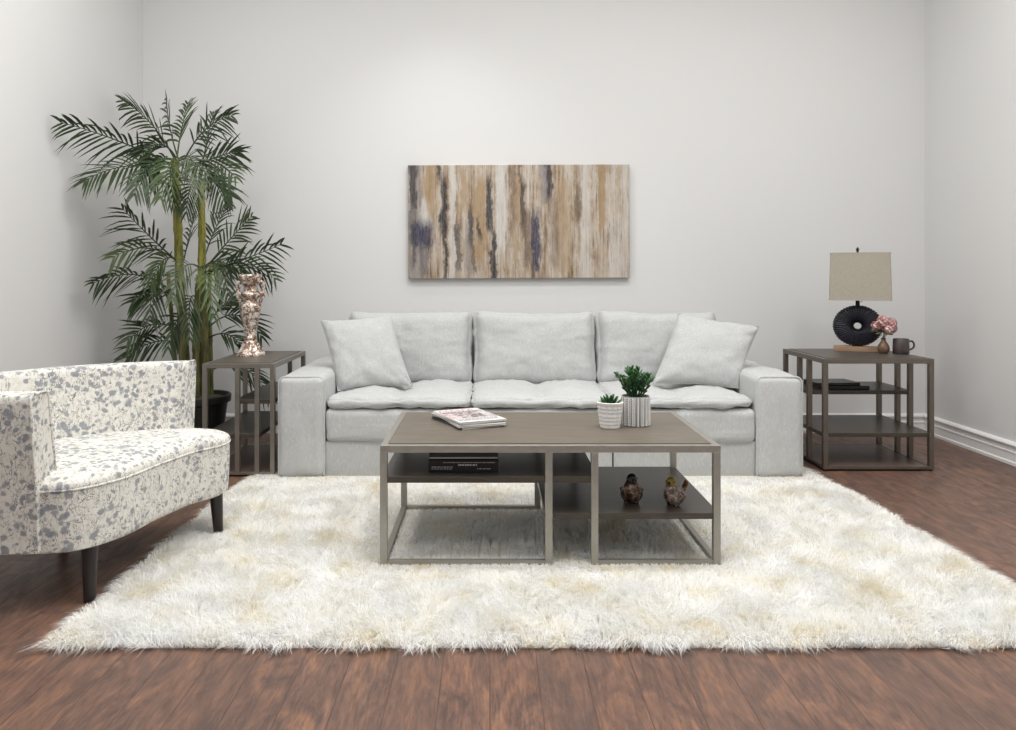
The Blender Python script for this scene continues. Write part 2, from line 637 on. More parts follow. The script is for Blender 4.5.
baseboard('baseboard_back', Vector((XL, YB, 0)), Vector((XR, YB, 0)), Vector((0, -1, 0)))
baseboard('baseboard_left', Vector((XL, YF, 0)), Vector((XL, YB, 0)), Vector((1, 0, 0)))
baseboard('baseboard_right', Vector((XR, YF, 0)), Vector((XR, YB, 0)), Vector((-1, 0, 0)))

# ------------------------------------------------------------------ sofa
M_sofa = mat_fabric('light_grey_linen', (0.545, 0.555, 0.55))
M_pill = mat_fabric('pale_grey_linen', (0.535, 0.545, 0.54))
M_dark = plain('dark_plastic', (0.02, 0.02, 0.02), 0.6)
SX0, SX1, SYF, SYB = -1.102, 1.628, 4.15, 5.20
AI0, AI1 = -0.862, 1.388           # inner faces of the arms
sofa = thing('sofa', 'long light grey upholstered sofa with square arms against the back wall', 'sofa', ((SX0 + SX1) / 2, (SYF + SYB) / 2, 0.0))
# arms
for a0, a1 in ((SX0, AI0), (AI1, SX1)):
    bm = bm_new()
    cx = (a0 + a1) / 2
    soft_box(bm, a1 - a0, SYB - SYF, 0.524, 0.032, (0.004, 0.008, 0.008), 0.006, 4.0, 14, Matrix.Translation((cx, (SYF + SYB) / 2, 0.004 + 0.524 / 2)), seed=a0)
    arm = mesh_obj('arm', bm, M_sofa, sofa, world=True)
    bm = bm_new()
    y = SYF + 0.018
    w2, r, zt, zb = (a1 - a0) / 2 - 0.002, 0.034, 0.526, 0.012
    pts = [Vector((cx - w2, y, zb)), Vector((cx - w2, y, zt - r))]
    for k in range(1, 7):
        a = PI - PI / 2 * k / 6
        pts.append(Vector((cx - w2 + r + r * math.cos(a), y, zt - r + r * math.sin(a))))
    for k in range(0, 7):
        a = PI / 2 - PI / 2 * k / 6
        pts.append(Vector((cx + w2 - r + r * math.cos(a), y, zt - r + r * math.sin(a))))
    pts.append(Vector((cx + w2, y, zb)))
    tube(bm, pts, 0.0055, 6, up=Vector((0, 1, 0)))
    mesh_obj('piping', bm, M_sofa, arm, world=True)
# base rail with a seam where the sections join, back panel
bm = bm_new()
box(bm, AI0 + .001, AI1 - .001, SYF + 0.030, SYB - 0.05, 0.004, 0.19, 0.006)
mesh_obj('base', bm, M_sofa, sofa, world=True)
bm = bm_new()
box(bm, AI0 + .001, AI1 - .001, SYB - 0.17, SYB, 0.02, 0.70, 0.03, 3)
mesh_obj('back_panel', bm, M_sofa, sofa, world=True)
for xs in (0.642, -0.105):
    bm = bm_new()
    tube(bm, [Vector((xs, SYF + 0.029, 0.006)), Vector((xs, SYF + 0.029, 0.195))], 0.004, 6)
    mesh_obj('base_seam', bm, M_dark, sofa, world=True)
# seat deck in front: a boxed cushion layer with rounded ends
bm = bm_new()
soft_box(bm, AI1 - AI0 - 0.008, SYB - 0.19 - SYF - 0.012, 0.174, 0.030, (0, 0.010, 0.004), 0.006, 5, 26, Matrix.Translation(((AI0 + AI1) / 2, (SYF + 0.012 + SYB - 0.19) / 2, 0.184 + 0.087)), seed=3)
mesh_obj('seat_deck', bm, M_sofa, sofa, world=True)
for x in (SX0 + .06, SX1 - .06):
    for y in (SYF + .07, SYB - .07):
        bm = bm_new()
        box(bm, x - .03, x + .03, y - .03, y + .03, 0, .012, .003)
        mesh_obj('foot', bm, M_dark, sofa, world=True)
GAPS = [AI0 + 0.002, -0.102, 0.645, AI1 - 0.002]


def seat_fn(cw, seed):
    def fn(q, uvw, nn):
        # stitched dip across the middle, soft lumpy crown
        dip = math.exp(-(q.x / 0.030) ** 2)
        if nn.z > 0.2 or abs(nn.y) > 0.4:
            k = 0.014 * dip
            q = q - nn * k
        if nn.z > 0.3:
            q.z += 0.010 * math.cos(q.x / cw * 4 * PI + PI) * (1 - abs(uvw[1]) ** 3)
        if uvw[1] < -0.5:                                     # nose droops a little
            q.z -= 0.008 * ((-uvw[1] - 0.5) / 0.5) ** 2
        # pinched corners
        if abs(uvw[0]) > 0.85:
            f = (abs(uvw[0]) - 0.85) / 0.15
            q.z = q.z * (1 - 0.35 * f * f) - 0.004 * f
            q.y += 0.03 * f * f * (1 if uvw[1] < 0 else 0)
        return q
    return fn


for i in range(3):
    x0, x1 = GAPS[i], GAPS[i + 1]
    cw = x1 - x0 - 0.004
    bm = bm_new()
    soft_box(bm, cw, 0.72, 0.054, 0.026, (0, 0.010, 0.008), 0.012, 9, 30, Matrix.Translation(((x0 + x1) / 2, SYF + 0.006 + 0.36, 0.397)), seed=i * 5.1, fn=seat_fn(cw, i))
    mesh_obj('seat_cushion', bm, M_sofa, sofa, world=True)


def back_fn(side):
    def fn(q, uvw, nn):
        # top corners rise into soft ears, edges pinch
        t = (uvw[2] + 1) / 2
        q.z += 0.018 * abs(uvw[0]) ** 4 * t - 0.006
        # pulls running in from the corners
        ed = max(abs(uvw[0]), abs(uvw[2])) ** 3
        q.y += 0.007 * ed * noise.noise(Vector((math.atan2(uvw[2], uvw[0]) * 5.0 + side * 7, side * 3.0, 0.5)))
        if abs(uvw[0]) > 0.8:
            f = (abs(uvw[0]) - 0.8) / 0.2
            q.y *= (1 - 0.45 * f * f)
        q.x -= 0.012 * uvw[0] * (1 - abs(uvw[2]) ** 2)
        return q
    return fn


for i in range(3):
    x0, x1 = GAPS[i], GAPS[i + 1]
    bm = bm_new()
    M = Matrix.Translation(((x0 + x1) / 2, 4.885, 0.610)) @ Matrix.Rotation(math.radians(-9), 4, 'X')
    soft_box(bm, x1 - x0 + 0.006, 0.17, 0.43, 0.055, (0, 0.036, 0.006), 0.012, 4.2, 30, M, seed=i * 3.3 + 1, fn=back_fn(i))
    bc = mesh_obj('back_cushion', bm, M_sofa, sofa, world=True)


def throw(px, label, ys, seed, T):
    c = [P(x, y, Y) for (x, y), Y in zip(px, ys)]
    base = (c[2] + c[3]) / 2
    t = thing('throw_pillow', label, 'pillow', base, group='throw pillows on the sofa')
    bm = bm_new()
    pillow(bm, c[0], c[1], c[2], c[3], T, 0.055, seed)
    body = mesh_obj('pillow_body', bm, M_pill, t, world=True, angle=80)
    bm = bm_new()
    e = []
    n = 14
    for A, B in ((0, 1), (1, 2), (2, 3), (3, 0)):
        opp = (c[(A + 2) % 4] + c[(B + 2) % 4]) / 2
        mid = (c[A] + c[B]) / 2
        for k in range(n):
            u = 2 * k / n - 1
            p = c[A].lerp(c[B], k / n) + (opp - mid) * 0.5 * 0.055 * (1 - u * u)
            e.append(p)
    tube(bm, e, 0.004, 6, closed=True, up=Vector((0, 1, 0.3)))
    mesh_obj('seam', bm, M_pill, t, world=True)
    return t


throw([(321, 321), (391, 316), (412, 386), (338, 391)], 'square grey throw pillow leaning in the sofa corner nearest the potted palm', (4.60, 4.68, 4.50, 4.42), 1.0, 0.085)
throw([(678, 314), (759, 327), (738, 388), (653, 383)], 'square grey throw pillow leaning on the sofa arm nearest the lamp table', (4.70, 4.60, 4.44, 4.50), 6.0, 0.09)

# ------------------------------------------------------------------ tables
M_pewter = mat_metal('brushed_pewter', (0.43, 0.41, 0.37), 0.42)
M_bronze = mat_metal('dark_pewter', (0.21, 0.185, 0.155), 0.42)
M_pewter2 = mat_metal('grey_pewter', (0.30, 0.275, 0.24), 0.42)
M_top = mat_wood('grey_brown_wood', (0.085, 0.071, 0.055), (0.175, 0.147, 0.115), 1.0, 0.45, 0, 0.4)
M_shelf = mat_wood('shaded_shelf_wood', (0.030, 0.024, 0.019), (0.075, 0.060, 0.047), 1.0, 0.36, 0, 0.45)  # table wood again, with the shade on the shelves put into its colour
M_toplft = mat_wood('grey_brown_wood_side', (0.060, 0.050, 0.039), (0.115, 0.097, 0.075), 1.0, 0.42, 1, 0.45)
M_topdk = mat_wood('dark_grey_brown_wood', (0.055, 0.046, 0.039), (0.105, 0.089, 0.075), 1.0, 0.42, 1, 0.4)
M_panel = mat_wood('dark_base_wood', (0.11, 0.070, 0.055), (0.18, 0.12, 0.095), 1.0, 0.45, 1, 0.4)


def etable(name, label, cat, x0, x1, y0, y1, zt, tk, metal, top, shelf, axis, inner, up_rng, lo_rng, zu, zl, panel, gap, group=None):
    """open metal frame; `inner` are positions of the inner posts along `axis` (0: on the front and back faces, 1: on the side faces)"""
    t = thing(name, label, cat, ((x0 + x1) / 2, (y0 + y1) / 2, 0), group=group)
    bv = 0.0015
    zf = 0.010
    h = tk / 2

    def post(x, y):
        bm = bm_new()
        box(bm, x - h, x + h, y - h, y + h, zf, zt - tk, bv)
        leg = mesh_obj('leg', bm, metal, t, world=True, smooth=False)
        return leg
    for x in (x0 + h, x1 - h):
        for y in (y0 + h, y1 - h):
            l = post(x, y)
            bm = bm_new()
            lathe(bm, [(0.008, 0.0), (0.009, 0.003), (0.009, 0.0105)], 10, (x, y, 0))
            mesh_obj('glide', bm, M_dark, l, world=True)
    for k in inner:
        if axis == 0:
            post(k, y0 + h); post(k, y1 - h)
        else:
            post(x0 + h, k); post(x1 - h, k)
    bm = bm_new()
    box(bm, x0, x1, y0, y0 + tk, zt - tk, zt, bv); box(bm, x0, x1, y1 - tk, y1, zt - tk, zt, bv)
    box(bm, x0, x0 + tk, y0 + tk, y1 - tk, zt - tk, zt, bv); box(bm, x1 - tk, x1, y0 + tk, y1 - tk, zt - tk, zt, bv)
    mesh_obj('top_frame', bm, metal, t, world=True, smooth=False)
    # bottom rails
    bm = bm_new()
    zb0, zb1 = zf, zf + tk * 0.6
    if gap:
        for y in (y0, y1 - tk):
            box(bm, x0 + tk, inner[0] - h, y + .002, y + tk - .002, zb0, zb1, bv)
            box(bm, inner[1] + h, x1 - tk, y + .002, y + tk - .002, zb0, zb1, bv)
    else:
        for y in (y0, y1 - tk):
            box(bm, x0 + tk, x1 - tk, y + .002, y + tk - .002, zb0, zb1, bv)
    for x in (x0, x1 - tk):
        box(bm, x + .002, x + tk - .002, y0 + tk, y1 - tk, zb0, zb1, bv)
    mesh_obj('bottom_rail', bm, metal, t, world=True, smooth=False)
    bm = bm_new()
    box(bm, x0 + tk + .002, x1 - tk - .002, y0 + tk + .002, y1 - tk - .002, zt - tk, zt + 0.003, .0015)
    mesh_obj('tabletop', bm, top, t, world=True, smooth=False)
    for rng_, z in ((up_rng, zu), (lo_rng, zl)):
        bm = bm_new()
        if axis == 0:
            box(bm, rng_[0], rng_[1], y0 + .003, y1 - .003, z - 0.022, z, .0015)
        else:
            box(bm, x0 + .003, x1 - .003, rng_[0], rng_[1], z - 0.022, z, .0015)
        mesh_obj('shelf', bm, shelf, t, world=True, smooth=False)
    if panel:
        bm = bm_new()
        box(bm, x0 + tk, x1 - tk, y0 + tk, y1 - tk, zb1 - 0.012, zb1 - 0.002)
        mesh_obj('bottom_panel', bm, M_panel, t, world=True, smooth=False)
    return t


TX0, TX1, TY0, TY1, TZ = -0.398, 0.834, 2.89, 3.60, 0.442
etable('coffee_table', 'rectangular wooden coffee table with open metal frame and two offset shelves on the shag rug', 'coffee table',
       TX0, TX1, TY0, TY1, TZ, 0.026, M_pewter, M_top, M_shelf, 0, (0.213, 0.379), (TX0 + .004, 0.392), (0.200, TX1 - .004), 0.328, 0.197, False, True)
RX0, RX1, RY0, RY1, RZ = 1.797, 2.394, 4.31, 4.91, 0.606
etable('end_table', 'dark metal framed end table carrying the lamp beside the corner with the baseboard', 'end table',
       RX0, RX1, RY0, RY1, RZ, 0.026, M_bronze, M_topdk, M_shelf, 1, (4.535, 4.675), (4.523, RY1 - .004), (RY0 + .006, RY1 - .03), 0.405, 0.205, True, False, 'end tables at the ends of the sofa')
LX0, LX1, LY0, LY1 = -1.508, -1.129, 4.19, 4.90
RZL = 0.593
lt_in = [(237.6 - CX) * 4.2 / F, (257.2 - CX) * 4.2 / F]
etable('end_table', 'narrow metal framed end table carrying the tall mottled urn beside the potted palm', 'end table',
       LX0, LX1, LY0, LY1, RZL, 0.024, M_pewter2, M_toplft, M_shelf, 0, lt_in, (lt_in[0] - .012, LX1 - .004), (LX0 + .004, lt_in[1] + .012), 0.405, 0.226, True, False, 'end tables at the ends of the sofa')

# ------------------------------------------------------------------ things on the coffee table
zt = TZ + 0.003
M_paper = plain('paper_pages', (0.72, 0.70, 0.66), 0.8, var=0.06, vs=300)


def mat_cover(name, base, pics, title=None):
    """magazine cover: a few coloured picture areas; object coordinates in metres"""
    t = NT(name)
    sep = t.n('ShaderNodeSeparateXYZ')
    t.put(sep.inputs[0], t.coord())
    col = base
    nz = t.noise(t.coord(), 60, 4, 0.7)
    for (x0, x1, y0, y1, c, c2) in pics:
        m = t.math('MULTIPLY', t.math('MULTIPLY', t.math('GREATER_THAN', sep.outputs[0], x0), t.math('LESS_THAN', sep.outputs[0], x1)),
                   t.math('MULTIPLY', t.math('GREATER_THAN', sep.outputs[1], y0), t.math('LESS_THAN', sep.outputs[1], y1)))
        col = t.mix(m, col, t.mix(t.smooth(nz, 0.42, 0.58), c, c2))
    return t.fin(col, 0.3, spec=0.5)


W = (0.72, 0.70, 0.70)
covers = [
    mat_cover('cover_top', W, [(-.10, .10, -.07, .10, (0.62, 0.60, 0.60), (0.30, 0.27, 0.27)), (-.06, .06, -.06, .07, (0.60, 0.50, 0.49), (0.12, 0.10, 0.10)), (-.10, -.06, -.05, .05, (0.50, 0.25, 0.26), (0.70, 0.62, 0.62))]),
    mat_cover('cover_middle', (0.45, 0.43, 0.42), [(-.08, .08, -.1, .1, (0.5, 0.5, 0.5), (0.2, 0.2, 0.2))]),
    mat_cover('cover_lower', (0.66, 0.65, 0.63), [(-.09, .09, -.12, .12, (0.1, 0.1, 0.12), (0.4, 0.4, 0.42))]),
    mat_cover('cover_bottom', (0.05, 0.05, 0.055), []),
]
mag_labels = ['magazine with black cover, lowest of the magazine stack on the coffee table', 'pale magazine second from the bottom of the coffee table stack',
              'grey covered magazine just under the top one of the coffee table stack', 'white glossy magazine with red lettering on top of the coffee table stack']
mz = zt
mc = (-0.088, 3.335)
for k in range(4):
    th = (0.009, 0.007, 0.007, 0.006)[k]
    rz = math.radians((27, 21, 29, 25)[k])
    t = thing('magazine', mag_labels[k], 'magazine', (mc[0] + (0, .006, -.004, 0)[k], mc[1] + (0, -.004, .004, .002)[k], mz), (0, 0, rz), 'magazines on the coffee table')
    bm = bm_new(); box(bm, -.100, .098, -.147, .147, .0007, th - .0007)
    mesh_obj('pages', bm, M_paper, t, smooth=False)
    bm = bm_new()
    box(bm, -.102, .101, -.150, .150, 0, .0007); box(bm, -.102, .101, -.150, .150, th - .0007, th); box(bm, -.1025, -.1015, -.150, .150, 0, th)
    mesh_obj('cover', bm, covers[3 - k], t, smooth=False)
    if k == 3:
        M_red = plain('red_ink', (0.55, 0.06, 0.08), 0.4)
        bm = bm_new()
        x = -.088
        for w_, g_ in ((.018, .006), (.014, .006), (.020, .006), (.012, .006), (.020, .006), (.016, 0)):
            box(bm, x, x + .004, .098, .128, th, th + .0003); box(bm, x, x + w_, .122, .128, th, th + .0003); box(bm, x + w_ - .004, x + w_, .098, .115, th, th + .0003)
            x += w_ + g_ + .004
        mesh_obj('title', bm, M_red, t, smooth=False, label='red title lettering')
        M_ink = plain('grey_ink', (0.10, 0.10, 0.11), 0.5)
        for lines in ((.078, .066), (-.085, -.097, -.109, -.121)):
            bm = bm_new()
            for y in lines:
                x = -.09
                while x < .08:
                    w_ = random.uniform(.006, .018)
                    box(bm, x, x + w_, y, y + .005, th, th + .0003)
                    x += w_ + .004
            mesh_obj('headline', bm, M_ink, t, smooth=False)
    mz += th + 0.0004

# black books on the upper shelf
M_blk = plain('black_cover', (0.012, 0.012, 0.013), 0.32)
M_blk2 = plain('soft_black_cover', (0.02, 0.02, 0.022), 0.45)
M_foil = plain('pale_print', (0.55, 0.55, 0.54), 0.4)
M_grey = plain('grey_pages', (0.42, 0.43, 0.43), 0.7)


def book(label, loc, rz, w, d, h, group, marks, pages=None, band=False):
    t = thing('book', label, 'book', loc, (0, 0, rz), group)
    bm = bm_new()
    box(bm, -w / 2 + .006, w / 2 - .006, -d / 2 + .004, d / 2 - .006, .003, h - .003)
    mesh_obj('pages', bm, pages or M_paper, t, smooth=False)
    bm = bm_new()
    box(bm, -w / 2, w / 2, -d / 2, d / 2, 0, .003, .0008); box(bm, -w / 2, w / 2, -d / 2, d / 2, h - .003, h, .0008); box(bm, -w / 2, w / 2, -d / 2, -d / 2 + .004, 0, h, .0008)
    mesh_obj('cover', bm, M_blk, t, smooth=False)
    if marks:
        bm = bm_new()
        for x0, x1, z0, z1 in marks:
            x = x0
            while x < x1:
                w_ = random.uniform(.004, .011)
                box(bm, x, min(x1, x + w_), -d / 2 - .0004, -d / 2 + .001, z0, z1)
                x += w_ + random.uniform(.0015, .004)
        mesh_obj('spine_lettering', bm, M_foil, t, smooth=False)
    if band:
        bm = bm_new()
        box(bm, -w / 2 + .001, w / 2 - .001, -d / 2 - .0004, -d / 2 + .001, .002, .008)
        mesh_obj('spine_band', bm, M_grey, t, smooth=False, label='pale grey band')
    return t


bx = (463.5 - CX) * 2.96 / F
book('thick black book with pale spine lettering lying on the coffee table upper shelf', (bx, 3.06, 0.328), 0, 0.258, 0.20, 0.046, 'books on the coffee table shelf',
     [(-.118, -.04, .018, .021), (-.118, -.04, .011, .0135), (-.02, .05, .024, .030), (.05, .10, .012, .0145), (-.075, .115, .035, .037)])
book('thinner black book with a pale band lying on the thick black book', (bx, 3.065, 0.3745), math.radians(0.5), 0.256, 0.195, 0.024, 'books on the coffee table shelf', [], band=True)

# planters
M_white = mat_pot_texture('white_glaze', 0)
M_soil = plain('dark_soil', (0.03, 0.024, 0.018), 0.95, var=0.4, vs=120)
M_succ = mat_leaf('succulent_leaf', (0.012, 0.055, 0.016), (0.055, 0.15, 0.045), 0.35)


def leaf_blob(bm, p0, d, L, r, n=6):
    d = d.normalized()
    pts = [p0 + d * L * f for f in (0, .25, .5, .75, .93, 1)]
    tube(bm, pts, [r * k for k in (.45, .8, 1, .9, .55, .12)], n, flat=0.6)


pot = thing('potted_succulent', 'small white scalloped pot with a low green succulent on the coffee table', 'potted plant', P(610, 430, 3.21), group='succulent pots on the coffee table')
pot.location.z = zt
bm = bm_new()


def scal(r, z, a):
    if .012 < z < .092 and r > .03:
        row = int(z / .016)
        ph = a * 7 + (PI if row % 2 else 0)
        f = (z % .016) / .016
        return r + .0035 * abs(math.cos(ph / 1.0)) * (1 - f) - .001
    return r


prof = [(0, 0), (.037, 0), (.039, .003)] + [(.039 + .012 * k / 36, .003 + .09 * k / 36) for k in range(1, 37)] + [(.0535, .098), (.0535, .104), (.050, .106), (.047, .100), (.046, .088), (0, .088)]
lathe(bm, prof, 84, fn=scal)
mesh_obj('pot', bm, M_white, pot, angle=60)
bm = bm_new(); lathe(bm, [(0, .092), (.03, .093), (.0455, .0905), (.0455, .086), (0, .086)], 24)
mesh_obj('soil', bm, M_soil, pot)
bm = bm_new()
for k in range(16):
    a = k * 2.4
    tilt = .35 + .55 * (k / 16)
    r0 = .024 * (k / 16)
    leaf_blob(bm, Vector((r0 * math.cos(a), r0 * math.sin(a), .09)), Vector((math.cos(a) * math.sin(tilt), math.sin(a) * math.sin(tilt), math.cos(tilt))), .05 - .012 * (k / 16), .0075)
mesh_obj('succulent', bm, M_succ, pot)

pot = thing('potted_succulent', 'white braided pot with a bushy green succulent on the coffee table', 'potted plant', P(635.5, 427, 3.27), group='succulent pots on the coffee table')
pot.location.z = zt
M_knit = mat_pot_texture('white_braided_ceramic', 1)
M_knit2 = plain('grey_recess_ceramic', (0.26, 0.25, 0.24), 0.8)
bm = bm_new()
lathe(bm, [(0, 0), (.056, 0), (.057, .004), (.0575, .118), (.055, .121), (.051, .119), (.050, .106), (0, .106)], 48)
mesh_obj('pot', bm, M_knit2, pot)
bm = bm_new()
NB = 20
for k in range(NB):
    a = 2 * PI * k / NB
    c = Vector((.0578 * math.cos(a), .0578 * math.sin(a), 0))
    tg = Vector((-math.sin(a), math.cos(a), 0))
    if k % 4 == 3:
        tube(bm, [c + Vector((0, 0, z)) for z in (.003, .06, .118)], .0026, 6, up=Vector((1, 0.1, 0)))
        continue
    for z in [.004 + .0095 * i for i in range(12)]:
        for s in (-1, 1):
            tube(bm, [c + Vector((0, 0, z)) + tg * s * .0006, c + tg * s * .0038 + Vector((0, 0, z + .0045)), c + tg * s * .0070 + Vector((0, 0, z + .0085))], [.0017, .0026, .0015], 5, up=Vector((math.cos(a), math.sin(a), 0.01)))
mesh_obj('braid', bm, M_knit, pot)
bm = bm_new(); lathe(bm, [(0, .110), (.03, .112), (.0498, .109), (.0498, .105), (0, .105)], 24)
mesh_obj('soil', bm, M_soil, pot)
bm = bm_new()
for k in range(15):
    a = k * 2.4 + .3
    lean = .10 + .62 * ((k + 1) / 15)
    d = Vector((math.cos(a) * math.sin(lean), math.sin(a) * math.sin(lean), math.cos(lean)))
    base = Vector((.022 * math.cos(a) * (k / 15), .022 * math.sin(a) * (k / 15), .108))
    L = random.uniform(.075, .10) * (1 - .12 * lean)
    pts = [base + d * L * f + Vector((0, 0, .02 * f * f)) for f in (0, .35, .7, 1)]
    tube(bm, pts, [.0042, .0038, .0034, .0028], 6)
    for f in (.35, .55, .72, .88, 1.0):
        p = base + d * L * f + Vector((0, 0, .02 * f * f))
        for q in range(3 if f > .5 else 2):
            aa = random.uniform(0, 2 * PI)
            dd = d * .8 + Vector((math.cos(aa), math.sin(aa), .35)) * .75
            leaf_blob(bm, p, dd, random.uniform(.020, .030), .0062)
mesh_obj('succulent', bm, M_succ, pot)


# birds
def mat_bird(name, cols, sc=60):
    t = NT(name)
    n = t.noise(t.coord(), sc, 4, 0.65, 0.5)
    return t.fin(t.ramp(n, [(0.36, cols[0]), (0.48, cols[1]), (0.58, cols[2]), (0.68, cols[3])]), 0.16, spec=0.7)


M_bd1 = mat_bird('brown_glaze', [(0.02, 0.011, 0.009), (0.075, 0.032, 0.02), (0.16, 0.09, 0.06), (0.30, 0.22, 0.17)])
M_bd2 = mat_bird('grey_speckled_glaze', [(0.05, 0.035, 0.03), (0.16, 0.12, 0.10), (0.33, 0.24, 0.19), (0.42, 0.36, 0.30)])
M_hd1 = plain('dark_head_glaze', (0.022, 0.015, 0.014), 0.15)
M_hd2 = plain('golden_head_glaze', (0.20, 0.125, 0.012), 0.18, var=0.5, vs=80)
M_wing2 = mat_bird('red_brown_glaze', [(0.04, 0.015, 0.01), (0.20, 0.07, 0.04), (0.33, 0.15, 0.10), (0.5, 0.4, 0.33)], 90)


def bird(label, loc, rz, body_m, head_m, wing_m, H, headdir, tail):
    t = thing('bird_figurine', label, 'figurine', loc, (0, 0, rz), 'bird figurines on the lower shelf')
    s = H / 0.115
    V = lambda x, y, z: Vector((x * s, y * s, z * s))
    bm = bm_new()       # facing -Y
    pts = [V(0, .034, .020), V(0, .030, .024), V(0, .018, .030), V(0, .004, .037), V(0, -.006, .047), V(0, -.012, .060), V(0, -.016, .074), V(0, -.018, .084)]
    rr = [.010, .024, .037, .0425, .0405, .034, .026, .019]
    tube(bm, pts, [r * s for r in rr], 24, up=Vector((1, 0, 0)))
    body = mesh_obj('body', bm, body_m, t, angle=80)
    bm = bm_new()
    hc = V(.004 * headdir, -.019, .0925)
    bmesh.ops.create_uvsphere(bm, u_segments=18, v_segments=12, radius=.0215 * s, matrix=Matrix.Translation(hc) @ Matrix.Diagonal((.95, 1.05, 1.0, 1)))
    hd = mesh_obj('head', bm, head_m, t)
    hv = Vector((math.sin(headdir), -math.cos(headdir), 0))
    bm = bm_new()
    tube(bm, [hc + hv * .019 * s, hc + hv * .028 * s + V(0, 0, -.002), hc + hv * .036 * s + V(0, 0, -.006)], [.0075 * s, .005 * s, .0008 * s], 8)
    mesh_obj('beak', bm, M_hd1, hd)
    for sd in (-1, 1):
        e = hc + (hv * .6 + Vector((hv.y, -hv.x, 0)) * sd * .75 + Vector((0, 0, .25))).normalized() * .022 * s
        bm = bm_new()
        bmesh.ops.create_uvsphere(bm, u_segments=8, v_segments=6, radius=.003 * s, matrix=Matrix.Translation(e))
        mesh_obj('eye', bm, M_hd1, hd)
    for sd in (-1, 1):
        bm = bm_new()
        tube(bm, [V(sd * .027, -.012, .062), V(sd * .031, .004, .052), V(sd * .030, .020, .038), V(sd * .022, .044, .026)], [.006 * s, .014 * s, .013 * s, .003 * s], 10, flat=0.5, up=Vector((0, 0, 1)))
        mesh_obj('wing', bm, wing_m, t)
    bm = bm_new()
    tube(bm, [V(0, .028, .026), V(0, .050, .028 + tail * .25), V(0, .066, .028 + tail * .65), V(0, .080, .028 + tail)], [.014 * s, .010 * s, .013 * s, .011 * s], 10, flat=0.5, up=Vector((0, 0, 1)))
    mesh_obj('tail', bm, wing_m, t)
    for sd in (-1, 1):
        bm = bm_new()
        lathe(bm, [(0, 0), (.011 * s, 0), (.012 * s, .003 * s), (.008 * s, .009 * s), (.007 * s, .014 * s)], 12, V(sd * .017, -.006, 0))
        mesh_obj('foot', bm, M_hd1, t)
    return t


zb = 0.197
p = P(632, 500, 3.02); bird('dark brown ceramic bird figurine with a black head on the lower shelf', (p.x, 3.03, zb), math.radians(-12), M_bd1, M_hd1, M_bd1, .116, .3, .0)
p = P(673, 502, 3.0); bird('speckled ceramic bird figurine with golden head and raised tail on the lower shelf', (p.x + .004, 3.00, zb), math.radians(-52), M_bd2, M_hd2, M_wing2, .108, .35, .055)

# ------------------------------------------------------------------ urn on the narrow end table
M_urn = mat_urn()
p = P(250.5, 356, 4.60)
urn = thing('urn_vase', 'tall mottled rose silver baluster urn on the narrow end table', 'vase', (p.x, 4.60, RZL + .003))
bm = bm_new()
prof = [(0, 0), (.082, 0), (.084, .010), (.078, .022), (.062, .032), (.054, .046), (.047, .064), (.038, .078), (.031, .088), (.036, .094), (.038, .102), (.034, .110), (.029, .120), (.032, .140), (.040, .175), (.050, .220), (.058, .255), (.062, .280), (.060, .296), (.050, .304), (.039, .308), (.037, .318), (.042, .328), (.054, .336), (.058, .346), (.056, .358), (.046, .366), (.038, .372), (.037, .385), (.040, .400), (.050, .412), (.058, .424), (.060, .440), (.064, .452), (.063, .464), (.056, .467), (.048, .45), (.036, .42), (0, .41)]


def urn_fn(r, z, a):
    if .02 < z < .085:
        return r * (1 + .06 * math.cos(10 * a) + .02 * math.sin(23 * a + z * 300))
    if .12 < z < .30:
        return r * (1 + .03 * math.sin(9 * a + 2 * math.sin(z * 70)) + .02 * math.sin(5 * a - z * 130))
    if z > .40:
        return r * (1 + .06 * math.cos(12 * a))
    return r


lathe(bm, prof, 60, fn=urn_fn)
mesh_obj('body', bm, M_urn, urn, angle=70)
for sd in (-1, 1):
    bm = bm_new()
    pts = catmull([Vector((sd * x, 0, z)) for x, z in ((.050, .418), (.068, .420), (.076, .396), (.068, .372), (.076, .345), (.060, .318), (.054, .288))], 5)
    tube(bm, pts, .010, 8, up=Vector((0, 1, 0)))
    bmesh.ops.create_uvsphere(bm, u_segments=10, v_segments=8, radius=.016, matrix=Matrix.Translation((sd * .064, 0, .350)))
    mesh_obj('handle', bm, M_urn, urn)

# ------------------------------------------------------------------ lamp, bud vase, flowers, mug on the other end table
LYc = 4.73
M_shade = mat_fabric('beige_linen_shade', (0.40, 0.37, 0.305), 600, 0.15, 0.3)
M_lampb = plain('black_wrapped_cord', (0.012, 0.012, 0.020), 0.36)
M_lampw = mat_wood('oak_block', (0.22, 0.13, 0.075), (0.40, 0.26, 0.165), 1.0, 0.55, 0)
M_black = mat_metal('black_metal', (0.03, 0.03, 0.03), 0.4)
s = F / LYc
lx = (857.6 - CX) / s
lamp = thing('table_lamp', 'table lamp with beige rectangular shade and black ring shaped base', 'lamp', (lx, LYc, RZ + .003), (0, 0, math.radians(-23)))
zr = RZ + .003
Zp = lambda py: EYE - (py - CY) / s - zr
bm = bm_new()
box(bm, -.130, .128, -.050, .050, 0, .028, .002)
mesh_obj('wood_base', bm, M_lampw, lamp, smooth=False, label='oak block base')
zc = .028 + .121
bm = bm_new()
rows = []
NA, NP = 384, 20
